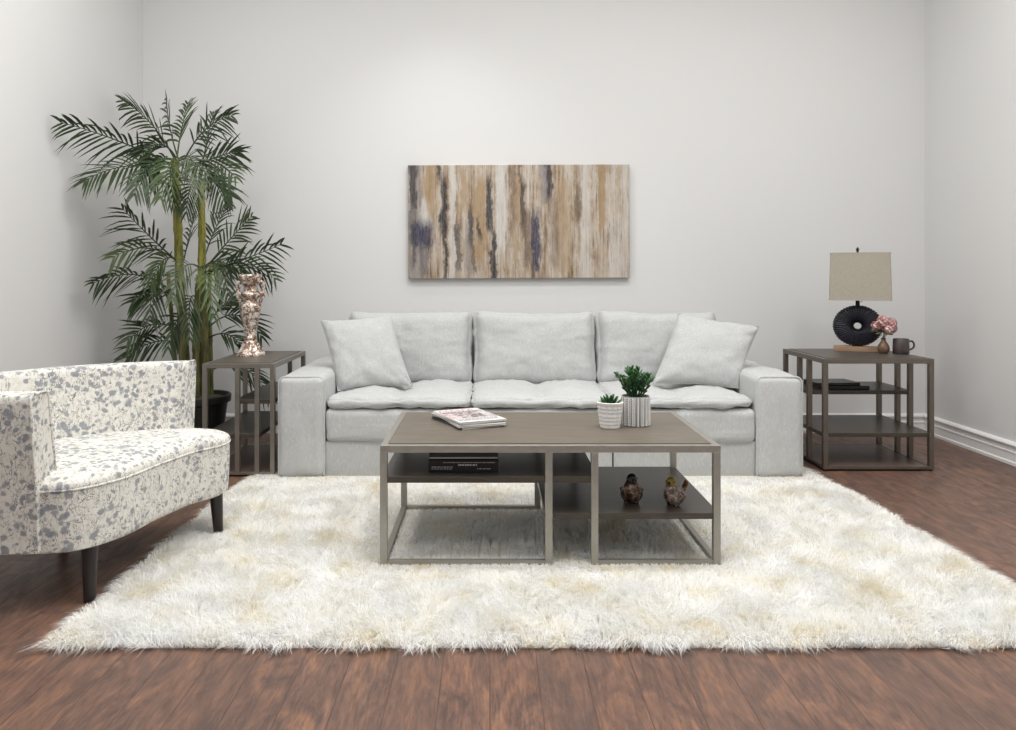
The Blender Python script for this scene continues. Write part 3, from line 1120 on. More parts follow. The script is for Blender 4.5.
for i in range(NA):
    a = 2 * PI * i / NA
    row = []
    rib = .0045 * (abs(math.sin(a * 24)) - .6) + .0015 * noise.noise(Vector((math.cos(a) * 9, math.sin(a) * 9, 0)))
    for j in range(NP):
        q = 2 * PI * j / NP
        rm, rd = .078, .0575
        cr, cy_ = math.cos(q), math.sin(q)
        r = rm + (rd + rib) * math.copysign(abs(cr) ** 0.8, cr)
        y = (.036 + rib) * math.copysign(abs(cy_) ** 0.8, cy_)
        row.append(Vector((r * math.cos(a), y, zc + r * math.sin(a) * (.121 / .1355) )))
    rows.append(row)
quad_grid(bm, rows, close_u=True, close_v=True)
mesh_obj('ring_body', bm, M_lampb, lamp, angle=60)
bm = bm_new()
lathe(bm, [(.012, zc + .117), (.012, zc + .13), (.0115, zc + .132), (.0115, Zp(292)), (.013, Zp(292)), (.013, Zp(285)), (0, Zp(285))], 14)
mesh_obj('neck', bm, M_black, lamp)
bm = bm_new()
tube(bm, [Vector((.0, -.01, Zp(301))), Vector((.02, -.014, Zp(302))), Vector((.027, -.014, Zp(300)))], .0022, 6)
mesh_obj('switch', bm, M_black, lamp)
# rectangular tapered shade, open top and bottom, with thickness
zs0, zs1 = Zp(300), Zp(253)
bm = bm_new()


def ring(hx, hy, z, r=.012):
    out = []
    ox = .011                      # the shade sits a touch off the base's axis
    for (sx, sy, a0) in ((1, 1, 0), (-1, 1, PI / 2), (-1, -1, PI), (1, -1, 3 * PI / 2)):
        for k in range(5):
            a = a0 + PI / 2 * k / 4
            out.append(Vector((ox + sx * (hx - r) + r * math.cos(a), sy * (hy - r) + r * math.sin(a), z)))
    return out


quad_grid(bm, [ring(.168, .090, zs0), ring(.160, .082, zs1), ring(.157, .079, zs1), ring(.165, .087, zs0)], close_u=True, close_v=True)
shade = mesh_obj('lamp_shade', bm, M_shade, lamp, angle=35, label='beige linen rectangular shade')
for rows in ([ring(.169, .091, zs0 - .001), ring(.1687, .0907, zs0 + .005), ring(.165, .087, zs0 + .005), ring(.165, .087, zs0 - .001)],
             [ring(.1615, .0835, zs1 - .005), ring(.161, .083, zs1 + .001), ring(.157, .079, zs1 + .001), ring(.157, .079, zs1 - .005)]):
    bm = bm_new()
    quad_grid(bm, rows, close_u=True, close_v=True)
    mesh_obj('trim', bm, M_shade, shade, angle=35)
bm = bm_new()
for sx in (-1, 1):
    tube(bm, [Vector((0, 0, zs1 - .012)), Vector((.011 + sx * .150, 0, zs1 - .006))], .0018, 6)
for sd in (-1, 1):
    tube(bm, [Vector((0, 0, Zp(288))), Vector((sd * .045, 0, Zp(280))), Vector((sd * .05, 0, Zp(268))), Vector((sd * .02, 0, Zp(256))), Vector((0, 0, zs1 - .012))], .002, 6)
mesh_obj('harp', bm, M_black, lamp)
bm = bm_new()
lathe(bm, [(.004, zs1 - .014), (.004, zs1 + .004), (.009, zs1 + .006), (.005, zs1 + .012), (.011, zs1 + .019), (.006, zs1 + .027), (.004, zs1 + .033), (0, zs1 + .035)], 14)
mesh_obj('finial', bm, M_black, lamp)
bm = bm_new()
bmesh.ops.create_uvsphere(bm, u_segments=14, v_segments=10, radius=.028, matrix=Matrix.Translation((0, 0, Zp(277))))
M_bulb = plain('frosted_bulb', (0.8, 0.8, 0.78), 0.3, var=0.0)
mesh_obj('bulb', bm, M_bulb, lamp)

M_bud = plain('brown_glazed_clay', (0.13, 0.075, 0.042), 0.35, var=0.45, vs=50)
p = P(883.5, 355, 4.58)
bv = thing('bud_vase', 'small brown clay bud vase on the lamp table', 'vase', (p.x, 4.58, zr))
bm = bm_new()
lathe(bm, [(0, 0), (.020, 0), (.030, .012), (.033, .028), (.029, .046), (.018, .064), (.011, .076), (.012, .084), (.015, .088), (.013, .089), (.009, .082), (.008, .07), (0, .06)], 28)
mesh_obj('body', bm, M_bud, bv)
t = NT('pink_petals')
nn_ = t.noise(t.coord(), 45, 3)
M_pink = t.fin(t.ramp(nn_, [(0.35, (0.34, 0.13, 0.14)), (0.5, (0.55, 0.30, 0.30)), (0.64, (0.72, 0.58, 0.53))]), 0.7)
M_stem = mat_leaf('dry_stem', (0.05, 0.055, 0.02), (0.12, 0.10, 0.05))
fl = thing('hydrangea_sprig', 'pink hydrangea sprig standing in the small brown bud vase', 'flower', (p.x, 4.58, zr + .062))
blooms = [(-.048, -.01, .098, .026), (-.012, -.02, .118, .036), (.030, -.015, .108, .036), (.052, .0, .078, .026), (.012, -.035, .082, .030), (-.028, .02, .085, .026), (.028, .03, .1, .028)]
rows = []
for bx_, by_, bz_, br_ in blooms:
    bm = bm_new()
    c = Vector((bx_, by_, bz_))
    for k in range(46):
        zz = 1 - 2 * (k + .5) / 46
        a = k * 2.399963
        rr = math.sqrt(1 - zz * zz)
        n_ = Vector((rr * math.cos(a), rr * math.sin(a), zz))
        sde, up_ = frame_from(n_, Vector((0, .3, 1)))
        pc = c + n_ * br_ * random.uniform(.8, 1.05)
        rp = br_ * .36
        ro = random.uniform(0, 2)
        ctr = bm.verts.new(pc - n_ * rp * .4)
        rim = [bm.verts.new(pc + (sde * math.cos(ro + q * PI / 4) + up_ * math.sin(ro + q * PI / 4)) * rp * (1.1 if q % 2 else .62) + n_ * random.uniform(-.2, .2) * rp) for q in range(8)]
        for q in range(8):
            bm.faces.new((ctr, rim[q], rim[(q + 1) % 8]))
    mesh_obj('bloom', bm, M_pink, fl, smooth=False)
bm = bm_new()
for bx_, by_, bz_, br_ in blooms:
    tube(bm, [Vector((0, 0, 0)), Vector((bx_ * .08, by_ * .08, .03)), Vector((bx_ * .5, by_ * .5, bz_ * .65)), Vector((bx_, by_, bz_))], .0014, 5)
mesh_obj('stem', bm, M_stem, fl)
M_fleaf = mat_leaf('sage_leaf', (0.10, 0.11, 0.055), (0.22, 0.21, 0.13))
bm = bm_new()
for k in range(16):
    a = k * 2.4
    d = Vector((math.cos(a), math.sin(a) * .7 - .2, random.uniform(-.25, .55)))
    p0 = Vector((math.cos(a) * .014, math.sin(a) * .01, .052 + .004 * (k % 5)))
    leaf_blob(bm, p0, d, random.uniform(.035, .06), .008)
for k in range(7):
    p0 = Vector((-.03, -.01, .075))
    leaf_blob(bm, p0, Vector((-1, random.uniform(-.4, .4), random.uniform(-.2, .9))), random.uniform(.03, .05), .006)
mesh_obj('leaves', bm, M_fleaf, fl)

M_mug = plain('dark_stoneware', (0.055, 0.042, 0.042), 0.45, var=0.4, vs=50)
p = P(901, 355.5, 4.56)
mug = thing('mug', 'dark brown stoneware mug beside the bud vase on the lamp table', 'mug', (p.x, 4.56, zr))
bm = bm_new()
lathe(bm, [(0, 0), (.040, 0), (.0435, .004), (.044, .03), (.042, .084), (.0405, .086), (.0385, .083), (.039, .012), (0, .008)], 36)
mesh_obj('body', bm, M_mug, mug)
bm = bm_new()
tube(bm, catmull([Vector((x, -.006, z)) for x, z in ((.040, .070), (.060, .072), (.071, .055), (.066, .034), (.041, .022))], 6), .0055, 8, up=Vector((0, 1, 0)))
mesh_obj('handle', bm, M_mug, mug)

bxx = (842.5 - CX) * 4.58 / F
book('larger flat black book lying on the upper shelf of the lamp table', (bxx + .006, 4.69, .405), math.radians(-2), .300, .225, .019, 'books on the lamp table shelf', [], pages=M_blk2)
book('smaller flat black book lying on top of the larger one under the lamp', (bxx - .018, 4.695, .4245), math.radians(3), .255, .19, .013, 'books on the lamp table shelf', [], pages=M_blk2)

# ------------------------------------------------------------------ painting
pw, ph_ = 221.5 * 5.33 / F, 113.5 * 5.33 / F
pc = P(518.8, 221.5, 5.33)
pt = thing('abstract_picture', 'wide abstract canvas of brown, cream and navy vertical streaks on the back wall', 'painting', (pc.x, 5.33, pc.z), (0, math.radians(-0.25), 0))
bm = bm_new()
box(bm, -pw / 2, pw / 2, 0, .036, -ph_ / 2, ph_ / 2, .003, 2)
mesh_obj('canvas', bm, mat_painting(pw, ph_), pt, smooth=False)
bm = bm_new()
for zz in (-1, 1):
    box(bm, -pw / 2 + .01, pw / 2 - .01, .034, .0395, zz * (ph_ / 2 - .03) - .02, zz * (ph_ / 2 - .03) + .02)
mesh_obj('stretcher_bar', bm, M_lampw, pt, smooth=False)

# ------------------------------------------------------------------ shag rug
RUX0, RUX1, RUY0, RUY1 = -1.25, 1.73, 2.262, 4.36
M_pile = mat_pile()
M_back = plain('rug_backing', (0.62, 0.59, 0.52), 0.95)
rug = thing('shag_rug', 'large cream shag rug under the coffee table and the front of the sofa', 'rug', ((RUX0 + RUX1) / 2, (RUY0 + RUY1) / 2, 0))
bm = bm_new(); box(bm, RUX0 + .022, RUX1 - .022, RUY0 + .026, RUY1, 0.0006, 0.0085, .003)
mesh_obj('backing', bm, M_back, rug, world=True, smooth=False)


def vnoise(x, y, scale, seed):
    """smooth value noise, vectorised"""
    r = np.random.default_rng(seed)
    G = r.random((128, 128))
    fx, fy = x * scale + 40, y * scale + 40
    ix, iy = np.floor(fx).astype(int), np.floor(fy).astype(int)
    tx, ty = fx - ix, fy - iy
    tx, ty = tx * tx * (3 - 2 * tx), ty * ty * (3 - 2 * ty)
    g = lambda a, b: G[a % 128, b % 128]
    return (g(ix, iy) * (1 - tx) + g(ix + 1, iy) * tx) * (1 - ty) + (g(ix, iy + 1) * (1 - tx) + g(ix + 1, iy + 1) * tx) * ty


def build_pile(N):
    x = rng.uniform(RUX0, RUX1, N); y = RUY0 + (RUY1 - RUY0) * rng.random(N) ** 1.12
    # tufts: pull roots towards clump centres
    cs = 0.036
    cxn = np.floor(x / cs); cyn = np.floor(y / cs)
    hsh = lambda a, b, k: np.modf(np.abs(np.sin(a * 12.9898 + b * 78.233 + k * 37.719) * 43758.5453))[0]
    ccx, ccy = (cxn + hsh(cxn, cyn, 1)) * cs, (cyn + hsh(cxn, cyn, 2)) * cs
    L = 0.030 + 0.022 * rng.random(N) + 0.014 * (vnoise(x, y, 9, 5) - .5)
    lean_a = 2 * PI * (1.6 * vnoise(x, y, 2.6, 1) + 0.9 * vnoise(x, y, 8, 2)) + rng.normal(0, .7, N)
    lean_a = lean_a + 2.2 * (hsh(cxn, cyn, 3) - .5)
    lean = 0.55 + 0.6 * vnoise(x, y, 6, 3) + rng.normal(0, .28, N)
    # pressed flat along the table's rails and legs
    near = np.full(N, 9.0)
    for (x0, x1, y0, y1) in ((TX0, .226, TY0, TY0 + .026), (.366, TX1, TY0, TY0 + .026), (TX0, .226, TY1 - .026, TY1), (.366, TX1, TY1 - .026, TY1), (TX0, TX0 + .026, TY0, TY1), (TX1 - .026, TX1, TY0, TY1)):
        dx = np.maximum(np.maximum(x0 - x, x - x1), 0); dy = np.maximum(np.maximum(y0 - y, y - y1), 0)
        near = np.minimum(near, np.hypot(dx, dy))
    keep = near > 0.003
    L = L * np.clip(0.12 + near / 0.28, 0, 1)
    L = L * np.clip(0.12 + (SYF - y) / 0.45, .12, 1)
    for (lxx, lyy) in ((-1.30, 2.60), (-1.105, 3.225)):
        dl = np.hypot(x - lxx, y - lyy)
        keep &= dl > 0.036
        L = L * np.clip(.2 + dl / .16, 0, 1)
    # nothing stands inside the sofa
    keep &= ~((x > SX0 - .005) & (x < SX1 + .005) & (y > SYF - .004) )
    tow = np.stack([ccx - x, ccy - y], 1) * 0.42
    dirx, diry = np.cos(lean_a), np.sin(lean_a)
    hor = np.sin(np.clip(lean, .1, 1.35)) * L
    ver = np.cos(np.clip(lean, .1, 1.35)) * L
    # outer strands fall outwards
    ex = np.clip((RUX0 + .05 - x) / .05, 0, 1) - np.clip((x - RUX1 + .05) / .05, 0, 1)
    ey = np.clip((RUY0 + .05 - y) / .05, 0, 1)
    z0 = np.where((x < RUX0 + .024) | (x > RUX1 - .024) | (y < RUY0 + .028), .002, .009)
    root = np.stack([x, y, z0], 1)
    mid = root + np.stack([dirx * hor * .35 + tow[:, 0] * .5 - ex * .012, diry * hor * .35 + tow[:, 1] * .5 - ey * .012, ver * .68 + .004], 1)
    tip = root + np.stack([dirx * hor + tow[:, 0] - ex * .035 + rng.normal(0, .006, N), diry * hor + tow[:, 1] - ey * .022 + rng.normal(0, .006, N), np.maximum(ver * (1 - .5 * np.maximum(np.abs(ex), ey)), -.004)], 1)
    inside = (tip[:, 0] > SX0 - .003) & (tip[:, 0] < SX1 + .003) & (tip[:, 1] > SYF - .003)
    keep &= ~inside
    root, mid, tip = root[keep], mid[keep], tip[keep]
    n = len(root)
    wa = rng.uniform(0, PI, n)
    wv = np.stack([np.cos(wa), np.sin(wa), np.zeros(n)], 1)
    w = rng.uniform(.0007, .0013, n)[:, None]
    V = np.empty((n, 5, 3), np.float32)
    V[:, 0] = root - wv * w; V[:, 1] = root + wv * w
    V[:, 2] = mid + wv * w * .9; V[:, 3] = mid - wv * w * .9
    V[:, 4] = tip
    V -= np.array(rug.location, np.float32)
    base = (np.arange(n) * 5)[:, None]
    loops = (base + np.array([[0, 1, 2, 3, 3, 2, 4]])).astype(np.int32).ravel()
    starts = (np.arange(n)[:, None] * 7 + np.array([[0, 4]])).astype(np.int32).ravel()
    me = bpy.data.meshes.new('pile')
    me.vertices.add(n * 5); me.vertices.foreach_set('co', V.ravel())
    me.loops.add(n * 7); me.loops.foreach_set('vertex_index', loops)
    me.polygons.add(n * 2); me.polygons.foreach_set('loop_start', starts)
    me.polygons.foreach_set('use_smooth', np.ones(n * 2, bool))
    me.update()
    me.materials.append(M_pile)
    o = bpy.data.objects.new('pile', me)
    COL.objects.link(o)
    o.parent = rug
    o['kind'] = 'stuff'


build_pile(520000)

# ------------------------------------------------------------------ barrel armchair
M_floral = mat_floral()
M_leg = plain('espresso_wood', (0.018, 0.013, 0.012), 0.35)
ch = thing('accent_chair', 'low barrel accent chair in cream and grey blue floral fabric', 'chair', (-1.45, 2.90, 0))
V2 = lambda x, y: Vector((x, y, 0))
front = [V2(-1.44, 2.495), V2(-1.31, 2.53), V2(-1.225, 2.665), V2(-1.185, 2.87), V2(-1.135, 3.06), V2(-1.065, 3.19), V2(-1.085, 3.32), V2(-1.19, 3.375)]
backp = [V2(-1.33, 3.375), V2(-1.56, 3.28), V2(-1.76, 3.10), V2(-1.86, 2.88), V2(-1.83, 2.67), V2(-1.73, 2.54), V2(-1.60, 2.49)]
foot_ = catmull(front + backp, 8, closed=True)
cen = sum(foot_, Vector()) / len(foot_)


def scaled(pts, f, z):
    return [Vector((cen.x + (p.x - cen.x) * f, cen.y + (p.y - cen.y) * f, z)) for p in pts]


bm = bm_new()
rows = [scaled(foot_, .955, .180), scaled(foot_, .985, .186), scaled(foot_, .992, .205), scaled(foot_, 1.0, .30), scaled(foot_, 1.0, .378)]
vs = quad_grid(bm, rows, close_u=True)
cap(bm, vs[0][::-1]); cap(bm, vs[-1])
mesh_obj('seat_base', bm, M_floral, ch, world=True, angle=50)
bm = bm_new()
prof = [(1.0, .376), (1.006, .386), (1.0, .397), (.98, .406), (.93, .417), (.84, .426), (.70, .432), (.5, .436), (.25, .438), (.02, .438)]
rows = [scaled(foot_, f, z) for f, z in prof]
vs = quad_grid(bm, rows, close_u=True)
cap(bm, vs[-1]); cap(bm, vs[0][::-1])
mesh_obj('seat', bm, M_floral, ch, world=True, angle=70)
bm = bm_new()
tube(bm, scaled(foot_, 1.003, .380), .0042, 6, closed=True)
mesh_obj('piping', bm, M_floral, ch, world=True)
# wrap-around back: base line follows the footprint, flares outwards to the top
bl = catmull([V2(-1.262, 3.385)] + backp + [V2(-1.405, 2.488)], 8)


def back_rows():
    m = len(bl)
    rows = []
    for i in range(m):
        t = bl[min(i + 1, m - 1)] - bl[max(i - 1, 0)]
        t.normalize()
        out = Vector((-t.y, t.x, 0))
        if out.dot(bl[i] - cen) < 0:
            out = -out
        e = min(i, m - 1 - i) / (m - 1)
        ztop = .694 - .004 * i / m
        sec = []
        TH = .105
        for (o, z) in ((0.003, .192), (.010, .36), (.030, .52), (.046, ztop - .03), (.044, ztop - .010), (.034, ztop - .001), (.020, ztop + .001), (-.035, ztop + .001), (-.050, ztop - .003), (-.058, ztop - .014), (-.060, ztop - .03), (-.078, .55), (-.100, .44), (-.104, .34), (-.104, .20)):
            sec.append(bl[i] + out * o + Vector((0, 0, z)))
        rows.append(sec)
    return rows


rows = back_rows()
bm = bm_new()
vs = quad_grid(bm, rows, close_u=True)
cap(bm, vs[0]); cap(bm, vs[-1][::-1])
bk = mesh_obj('backrest', bm, M_floral, ch, world=True, angle=50)
for rr in (rows[0], rows[-1]):
    bm = bm_new()
    tube(bm, rr[1:-1], .0045, 6, up=Vector((0, 1, 0.05)))
    mesh_obj('piping', bm, M_floral, bk, world=True)
for (lxx, lyy) in ((-1.30, 2.60), (-1.105, 3.225), (-1.70, 2.68), (-1.64, 3.08)):
    bm = bm_new()
    d = (V2(lxx, lyy) - cen).normalized() * .012
    tube(bm, [Vector((lxx, lyy, 0)) + d, Vector((lxx, lyy, .09)) + d * .5, Vector((lxx, lyy, .19))], [.0175, .022, .0265], 16)
    mesh_obj('leg', bm, M_leg, ch, world=True)

# ------------------------------------------------------------------ potted palm
PY = 4.85
pp = P(199, 447, PY)
palm = thing('potted_palm', 'tall potted palm with arching green fronds in the corner', 'potted plant', (pp.x, PY, 0))
M_pot = plain('black_plastic_pot', (0.022, 0.022, 0.020), 0.5)
bm = bm_new()
lathe(bm, [(0, 0), (.125, 0), (.128, .01), (.165, .275), (.168, .285), (.185, .292), (.188, .330), (.180, .338), (.170, .335), (.165, .30), (0, .30)], 48)
mesh_obj('pot', bm, M_pot, palm)
M_moss = plain('mossy_soil', (0.075, 0.065, 0.03), 0.95, var=0.5, vs=60)
bm = bm_new()
rows = []
for r in (.167, .13, .09, .05, .005):
    rows.append([Vector((r * math.cos(a), r * math.sin(a), .308 + (.167 - r) * .18 + .012 * noise.noise(Vector((r * 20 * math.cos(a), r * 20 * math.sin(a), 1))))) for a in [2 * PI * k / 28 for k in range(28)]])
vs = quad_grid(bm, rows, close_u=True); cap(bm, vs[-1])
mesh_obj('soil', bm, M_moss, palm)
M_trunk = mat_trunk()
TR = [([(186, 398, 4.83), (183, 330, 4.83), (180, 285, 4.82), (178, 230, 4.82), (175, 160, 4.83)], .034, .024),
      ([(205, 398, 4.86), (204, 330, 4.87), (202, 285, 4.87), (202, 235, 4.87), (201, 182, 4.88)], .031, .021),
      ([(196, 396, 4.80), (196, 350, 4.79), (197, 310, 4.79), (199, 275, 4.78)], .026, .017),
      ([(211, 397, 4.92), (210, 340, 4.93), (209, 300, 4.94), (211, 262, 4.94)], .018, .012),
      ([(178, 397, 4.92), (174, 350, 4.93), (171, 310, 4.93), (168, 272, 4.93)], .017, .011)]
for pts, r0, r1 in TR:
    bm = bm_new()
    c = catmull([P(*q) for q in pts], 14)
    m = len(c)
    rad = []
    for i in range(m):
        f = i / (m - 1)
        rr = r0 + (r1 - r0) * f
        rad.append(rr * (1.07 if i % 7 == 0 else 1.0 - .02 * (i % 7)))
    tube(bm, c, rad, 14, up=Vector((0, 1, 0)))
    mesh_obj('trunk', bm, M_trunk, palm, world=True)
M_fr = [mat_leaf('palm_leaf_dark', (0.020, 0.037, 0.012), (0.044, 0.075, 0.027)), mat_leaf('palm_leaf_mid', (0.034, 0.060, 0.017), (0.075, 0.115, 0.040)), mat_leaf('palm_leaf_light', (0.050, 0.072, 0.034), (0.10, 0.13, 0.07))]


def frond(p0, p1, p2, LL, npair, m, roll=0.0, start=.30, droop=.35, seed=0):
    """rachis = quadratic curve p0-p1-p2, leaflets in pairs"""
    R = random.Random(seed)
    bm = bm_new()
    bez = lambda t: p0 * (1 - t) ** 2 + p1 * 2 * t * (1 - t) + p2 * t * t
    der = lambda t: ((p1 - p0) * (1 - t) + (p2 - p1) * t).normalized()
    tube(bm, [bez(k / 14) for k in range(15)], [.0052 * (1 - .8 * k / 14) + .0006 for k in range(15)], 6)
    view = Vector((0, -1, 0))
    npair = max(9, int(npair * .80))
    for k in range(npair):
        t = start + (1 - start) * (k + .5) / npair
        T = der(min(t, .98))
        s = T.cross(view)
        if s.length < .15:
            s = T.cross(Vector((0, 0, 1)))
        s.normalize()
        u = s.cross(T).normalized()
        s2 = s * math.cos(roll) + u * math.sin(roll)
        u2 = s2.cross(T).normalized()
        prof_ = math.sin(PI * min(1, .22 + .72 * (t - start) / (1 - start))) ** .7
        for sd in (-1, 1):
            tt = t + R.uniform(-.008, .008)
            b0 = bez(min(tt, 1.0))
            L = LL * 1.08 * prof_ * R.uniform(.8, 1.12)
            fw = R.uniform(.75, 1.15) + 1.0 * (t - start) / (1 - start)
            d = (s2 * sd * 1.0 + T * fw + u2 * R.uniform(.0, .35) + Vector((R.uniform(-.16, .16), R.uniform(-.16, .16), R.uniform(-.16, .16)))).normalized()
            wdt = .0064 * R.uniform(.85, 1.15)
            sv = d.cross(u2)
            if sv.length < 1e-3:
                continue
            sv.normalize()
            nv = sv.cross(d).normalized()
            g = Vector((R.uniform(-.06, .06), R.uniform(-.05, .05), -1)) * (droop * R.uniform(.4, 1.7)) * L
            cols = []
            for f, wf in ((.0, .35), (.22, 1.0), (.5, 1.0), (.78, .62)):
                c = b0 + d * L * f + g * f * f
                cols.append([bm.verts.new(c + sv * wdt * wf), bm.verts.new(c - nv * wdt * wf * .45), bm.verts.new(c - sv * wdt * wf)])
            tipv = bm.verts.new(b0 + d * L + g)
            for a, b_ in zip(cols[:-1], cols[1:]):
                bm.faces.new((a[0], a[1], b_[1], b_[0])); bm.faces.new((a[1], a[2], b_[2], b_[1]))
            bm.faces.new((cols[-1][0], cols[-1][1], tipv)); bm.faces.new((cols[-1][1], cols[-1][2], tipv))
    for v in bm.verts:       # leaves stay clear of the walls
        v.co.x = max(v.co.x, XL + .03)
        v.co.y = min(v.co.y, YB - .03)
        if LX0 - .02 < v.co.x < LX1 + .02 and v.co.z < RZL + .02 and v.co.y > 4.5:      # ... and of the end table
            v.co.y = max(v.co.y, LY1 + .03)
        ux, uy = urn.location.x, urn.location.y                                       # ... and of the urn
        if RZL - .02 < v.co.z < RZL + .50 and abs(v.co.x - ux) < .10:
            v.co.y = max(v.co.y, uy + .11)
    return mesh_obj('frond', bm, m, palm, world=True, angle=70)


# (base px, control px, tip px), depths, leaflet length, pairs, material, roll
FR = [((172, 165), (120, 138), (60, 122), (4.83, 4.5, 4.22), .21, 20, 0, .2),
      ((172, 168), (118, 158), (84, 182), (4.83, 4.5, 4.35), .19, 18, 0, -.4),
      ((175, 160), (156, 120), (122, 100), (4.83, 4.85, 4.9), .20, 18, 1, .7),
      ((177, 158), (180, 130), (188, 103), (4.83, 4.9, 5.0), .19, 15, 1, .5),
      ((182, 165), (202, 120), (232, 116), (4.85, 4.75, 4.65), .20, 18, 0, .2),
      ((186, 170), (212, 148), (236, 178), (4.85, 4.6, 4.45), .19, 17, 0, .3),
      ((172, 165), (148, 148), (134, 196), (4.83, 4.6, 4.45), .18, 16, 0, .5),
      ((177, 162), (172, 145), (160, 200), (4.83, 4.5, 4.35), .18, 16, 1, .9),
      ((198, 184), (212, 165), (226, 206), (4.88, 4.7, 4.55), .17, 16, 0, .3),
      ((178, 160), (196, 142), (198, 196), (4.83, 4.55, 4.4), .17, 15, 2, .9),
      ((176, 158), (162, 132), (140, 156), (4.83, 4.75, 4.7), .18, 15, 0, .5),
      ((200, 180), (206, 140), (214, 112), (4.88, 4.95, 5.05), .18, 15, 0, .6),
      ((178, 158), (168, 128), (166, 98), (4.83, 4.9, 5.0), .17, 13, 1, .9),
      ((190, 170), (220, 152), (240, 152), (4.85, 4.9, 4.95), .18, 15, 0, -.3),
      ((178, 262), (152, 240), (122, 208), (4.82, 4.6, 4.45), .21, 15, 1, .1),
      ((170, 290), (135, 262), (92, 284), (4.9, 4.6, 4.4), .17, 17, 0, .5),
      ((178, 262), (148, 236), (112, 258), (4.82, 4.55, 4.4), .18, 14, 1, .4),
      ((205, 272), (240, 262), (282, 244), (4.86, 4.7, 4.6), .20, 16, 0, .0),
      ((206, 268), (228, 240), (252, 216), (4.86, 4.85, 4.8), .19, 15, 1, .3),
      ((203, 262), (212, 232), (226, 208), (4.86, 4.95, 5.05), .17, 14, 0, .5),
      ((206, 275), (245, 250), (276, 280), (4.86, 4.75, 4.65), .17, 14, 0, .4),
      ((180, 330), (152, 314), (128, 340), (4.85, 4.65, 4.55), .19, 15, 0, .4),
      ((182, 345), (156, 332), (126, 358), (4.85, 4.7, 4.6), .18, 14, 0, .2),
      ((206, 330), (238, 296), (262, 338), (4.88, 4.95, 5.05), .18, 16, 0, .3),
      ((182, 300), (160, 282), (132, 302), (4.83, 4.7, 4.6), .18, 15, 0, .6),
      ((206, 330), (226, 290), (242, 306), (4.88, 4.9, 4.95), .17, 15, 0, .5),
      ((208, 372), (245, 350), (270, 398), (4.98, 5.08, 5.14), .16, 15, 0, .4),
      ((180, 275), (190, 235), (194, 214), (4.83, 4.95, 5.05), .16, 12, 0, .8),
      ((200, 268), (180, 252), (172, 300), (4.80, 4.5, 4.4), .16, 15, 2, .9),
      ((202, 268), (222, 250), (228, 296), (4.84, 4.8, 4.76), .14, 13, 2, .7),
      ((200, 270), (206, 250), (214, 318), (4.80, 4.5, 4.4), .16, 15, 1, 1.0),
      ((170, 276), (150, 268), (150, 318), (4.92, 4.7, 4.6), .17, 15, 0, .7),
      ((196, 320), (176, 300), (168, 350), (4.80, 4.6, 4.5), .16, 14, 0, .8),
      ((206, 340), (232, 320), (250, 362), (4.90, 4.88, 4.86), .16, 14, 0, .6),
      ((176, 162), (160, 150), (148, 176), (4.83, 4.7, 4.65), .17, 15, 0, .8),
      ((178, 162), (190, 150), (212, 182), (4.83, 4.7, 4.62), .17, 15, 0, .6),
      ((176, 166), (164, 158), (176, 210), (4.83, 4.66, 4.6), .16, 14, 0, 1.1),
      ((200, 184), (190, 170), (186, 214), (4.87, 4.7, 4.62), .15, 14, 0, .9),
      ((200, 182), (216, 172), (232, 196), (4.88, 4.95, 5.0), .16, 14, 0, .5),
      ((178, 262), (164, 246), (150, 284), (4.82, 4.66, 4.6), .16, 14, 1, .7),
      ((204, 268), (214, 252), (246, 274), (4.87, 4.85, 4.82), .16, 14, 0, .5),
      ((198, 300), (186, 282), (190, 340), (4.80, 4.62, 4.55), .15, 14, 0, 1.0)]
for i, (a, c, e, ys, LL, npair, mi, roll) in enumerate(FR):
    frond(P(*a, ys[0]), P(*c, ys[1]), P(*e, ys[2]), LL, npair, M_fr[mi], roll, .26, .30, i)

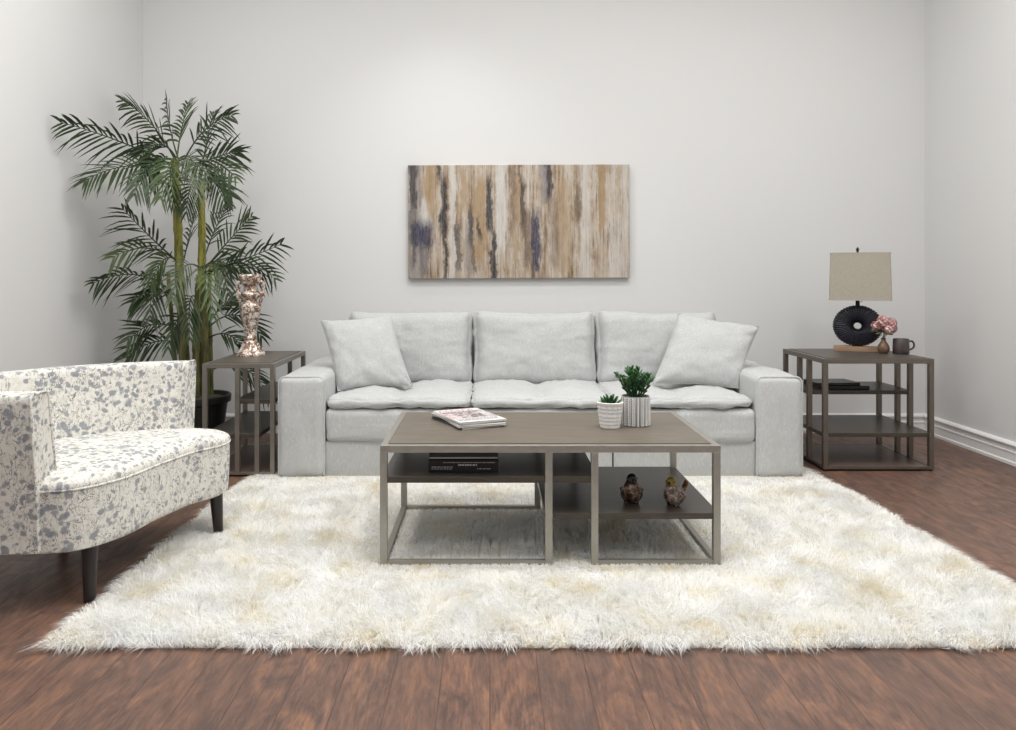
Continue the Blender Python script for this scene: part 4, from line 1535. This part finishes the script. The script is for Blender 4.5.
# ------------------------------------------------------------------ light
def area(name, loc, rot, size, power, col=(1, 1, 1), size_y=None, spread=None):
    l = bpy.data.lights.new(name, 'AREA')
    l.shape = 'RECTANGLE' if size_y else 'DISK'
    l.size = size
    if size_y:
        l.size_y = size_y
    l.energy = power
    l.color = col
    if spread:
        l.spread = spread
    o = bpy.data.objects.new(name, l)
    COL.objects.link(o)
    o.location = loc
    o.rotation_euler = rot
    return o


for x in (-1.3, 0.3, 1.9):
    for y in (0.6, 2.1, 3.5):
        area('ceiling_light', (x, y, ZC - .015), (0, 0, 0), .6, 20 if y > 1 else 13, (1.0, .99, .975))


def spot(loc, power, deg=84, blend=.45):
    l = bpy.data.lights.new('downlight', 'SPOT')
    l.energy = power
    l.spot_size = math.radians(deg)
    l.spot_blend = blend
    l.shadow_soft_size = .07
    l.color = (1.0, .99, .975)
    o = bpy.data.objects.new('downlight', l)
    COL.objects.link(o)
    o.location = loc


spot((-0.33, 4.50, ZC - .02), 48, 96, .8)
spot((2.20, 3.30, ZC - .02), 24, 92, .7)
spot((-1.60, 3.00, ZC - .02), 24, 92, .7)
spot((0.60, 2.60, ZC - .02), 90, 100, .6)
w = bpy.data.worlds.new('world')
SC.world = w
w.use_nodes = True
w.node_tree.nodes['Background'].inputs[0].default_value = (0.97, 0.985, 1.0, 1)
w.node_tree.nodes['Background'].inputs[1].default_value = 0.45

# ------------------------------------------------------------------ camera
cam = bpy.data.cameras.new('camera')
co = bpy.data.objects.new('camera', cam)
COL.objects.link(co)
co.location = (0, 0, EYE)
co.rotation_euler = (PI / 2, 0, 0)
cam.sensor_fit = 'HORIZONTAL'
cam.sensor_width = 36.0
cam.lens = F / 1016 * 36.0
cam.shift_x = (508 - CX) / 1016
cam.shift_y = -(365 - CY) / 1016
cam.clip_start = 0.02
SC.camera = co

vs_ = SC.view_settings
SC.display_settings.display_device = 'sRGB'
vs_.view_transform = 'Standard'
vs_.look = 'None'
vs_.gamma = 1.0
vs_.use_curve_mapping = False
vs_.exposure = 0.13
SC.cycles.max_bounces = 10
SC.cycles.diffuse_bounces = 7
SC.cycles.use_denoising = True
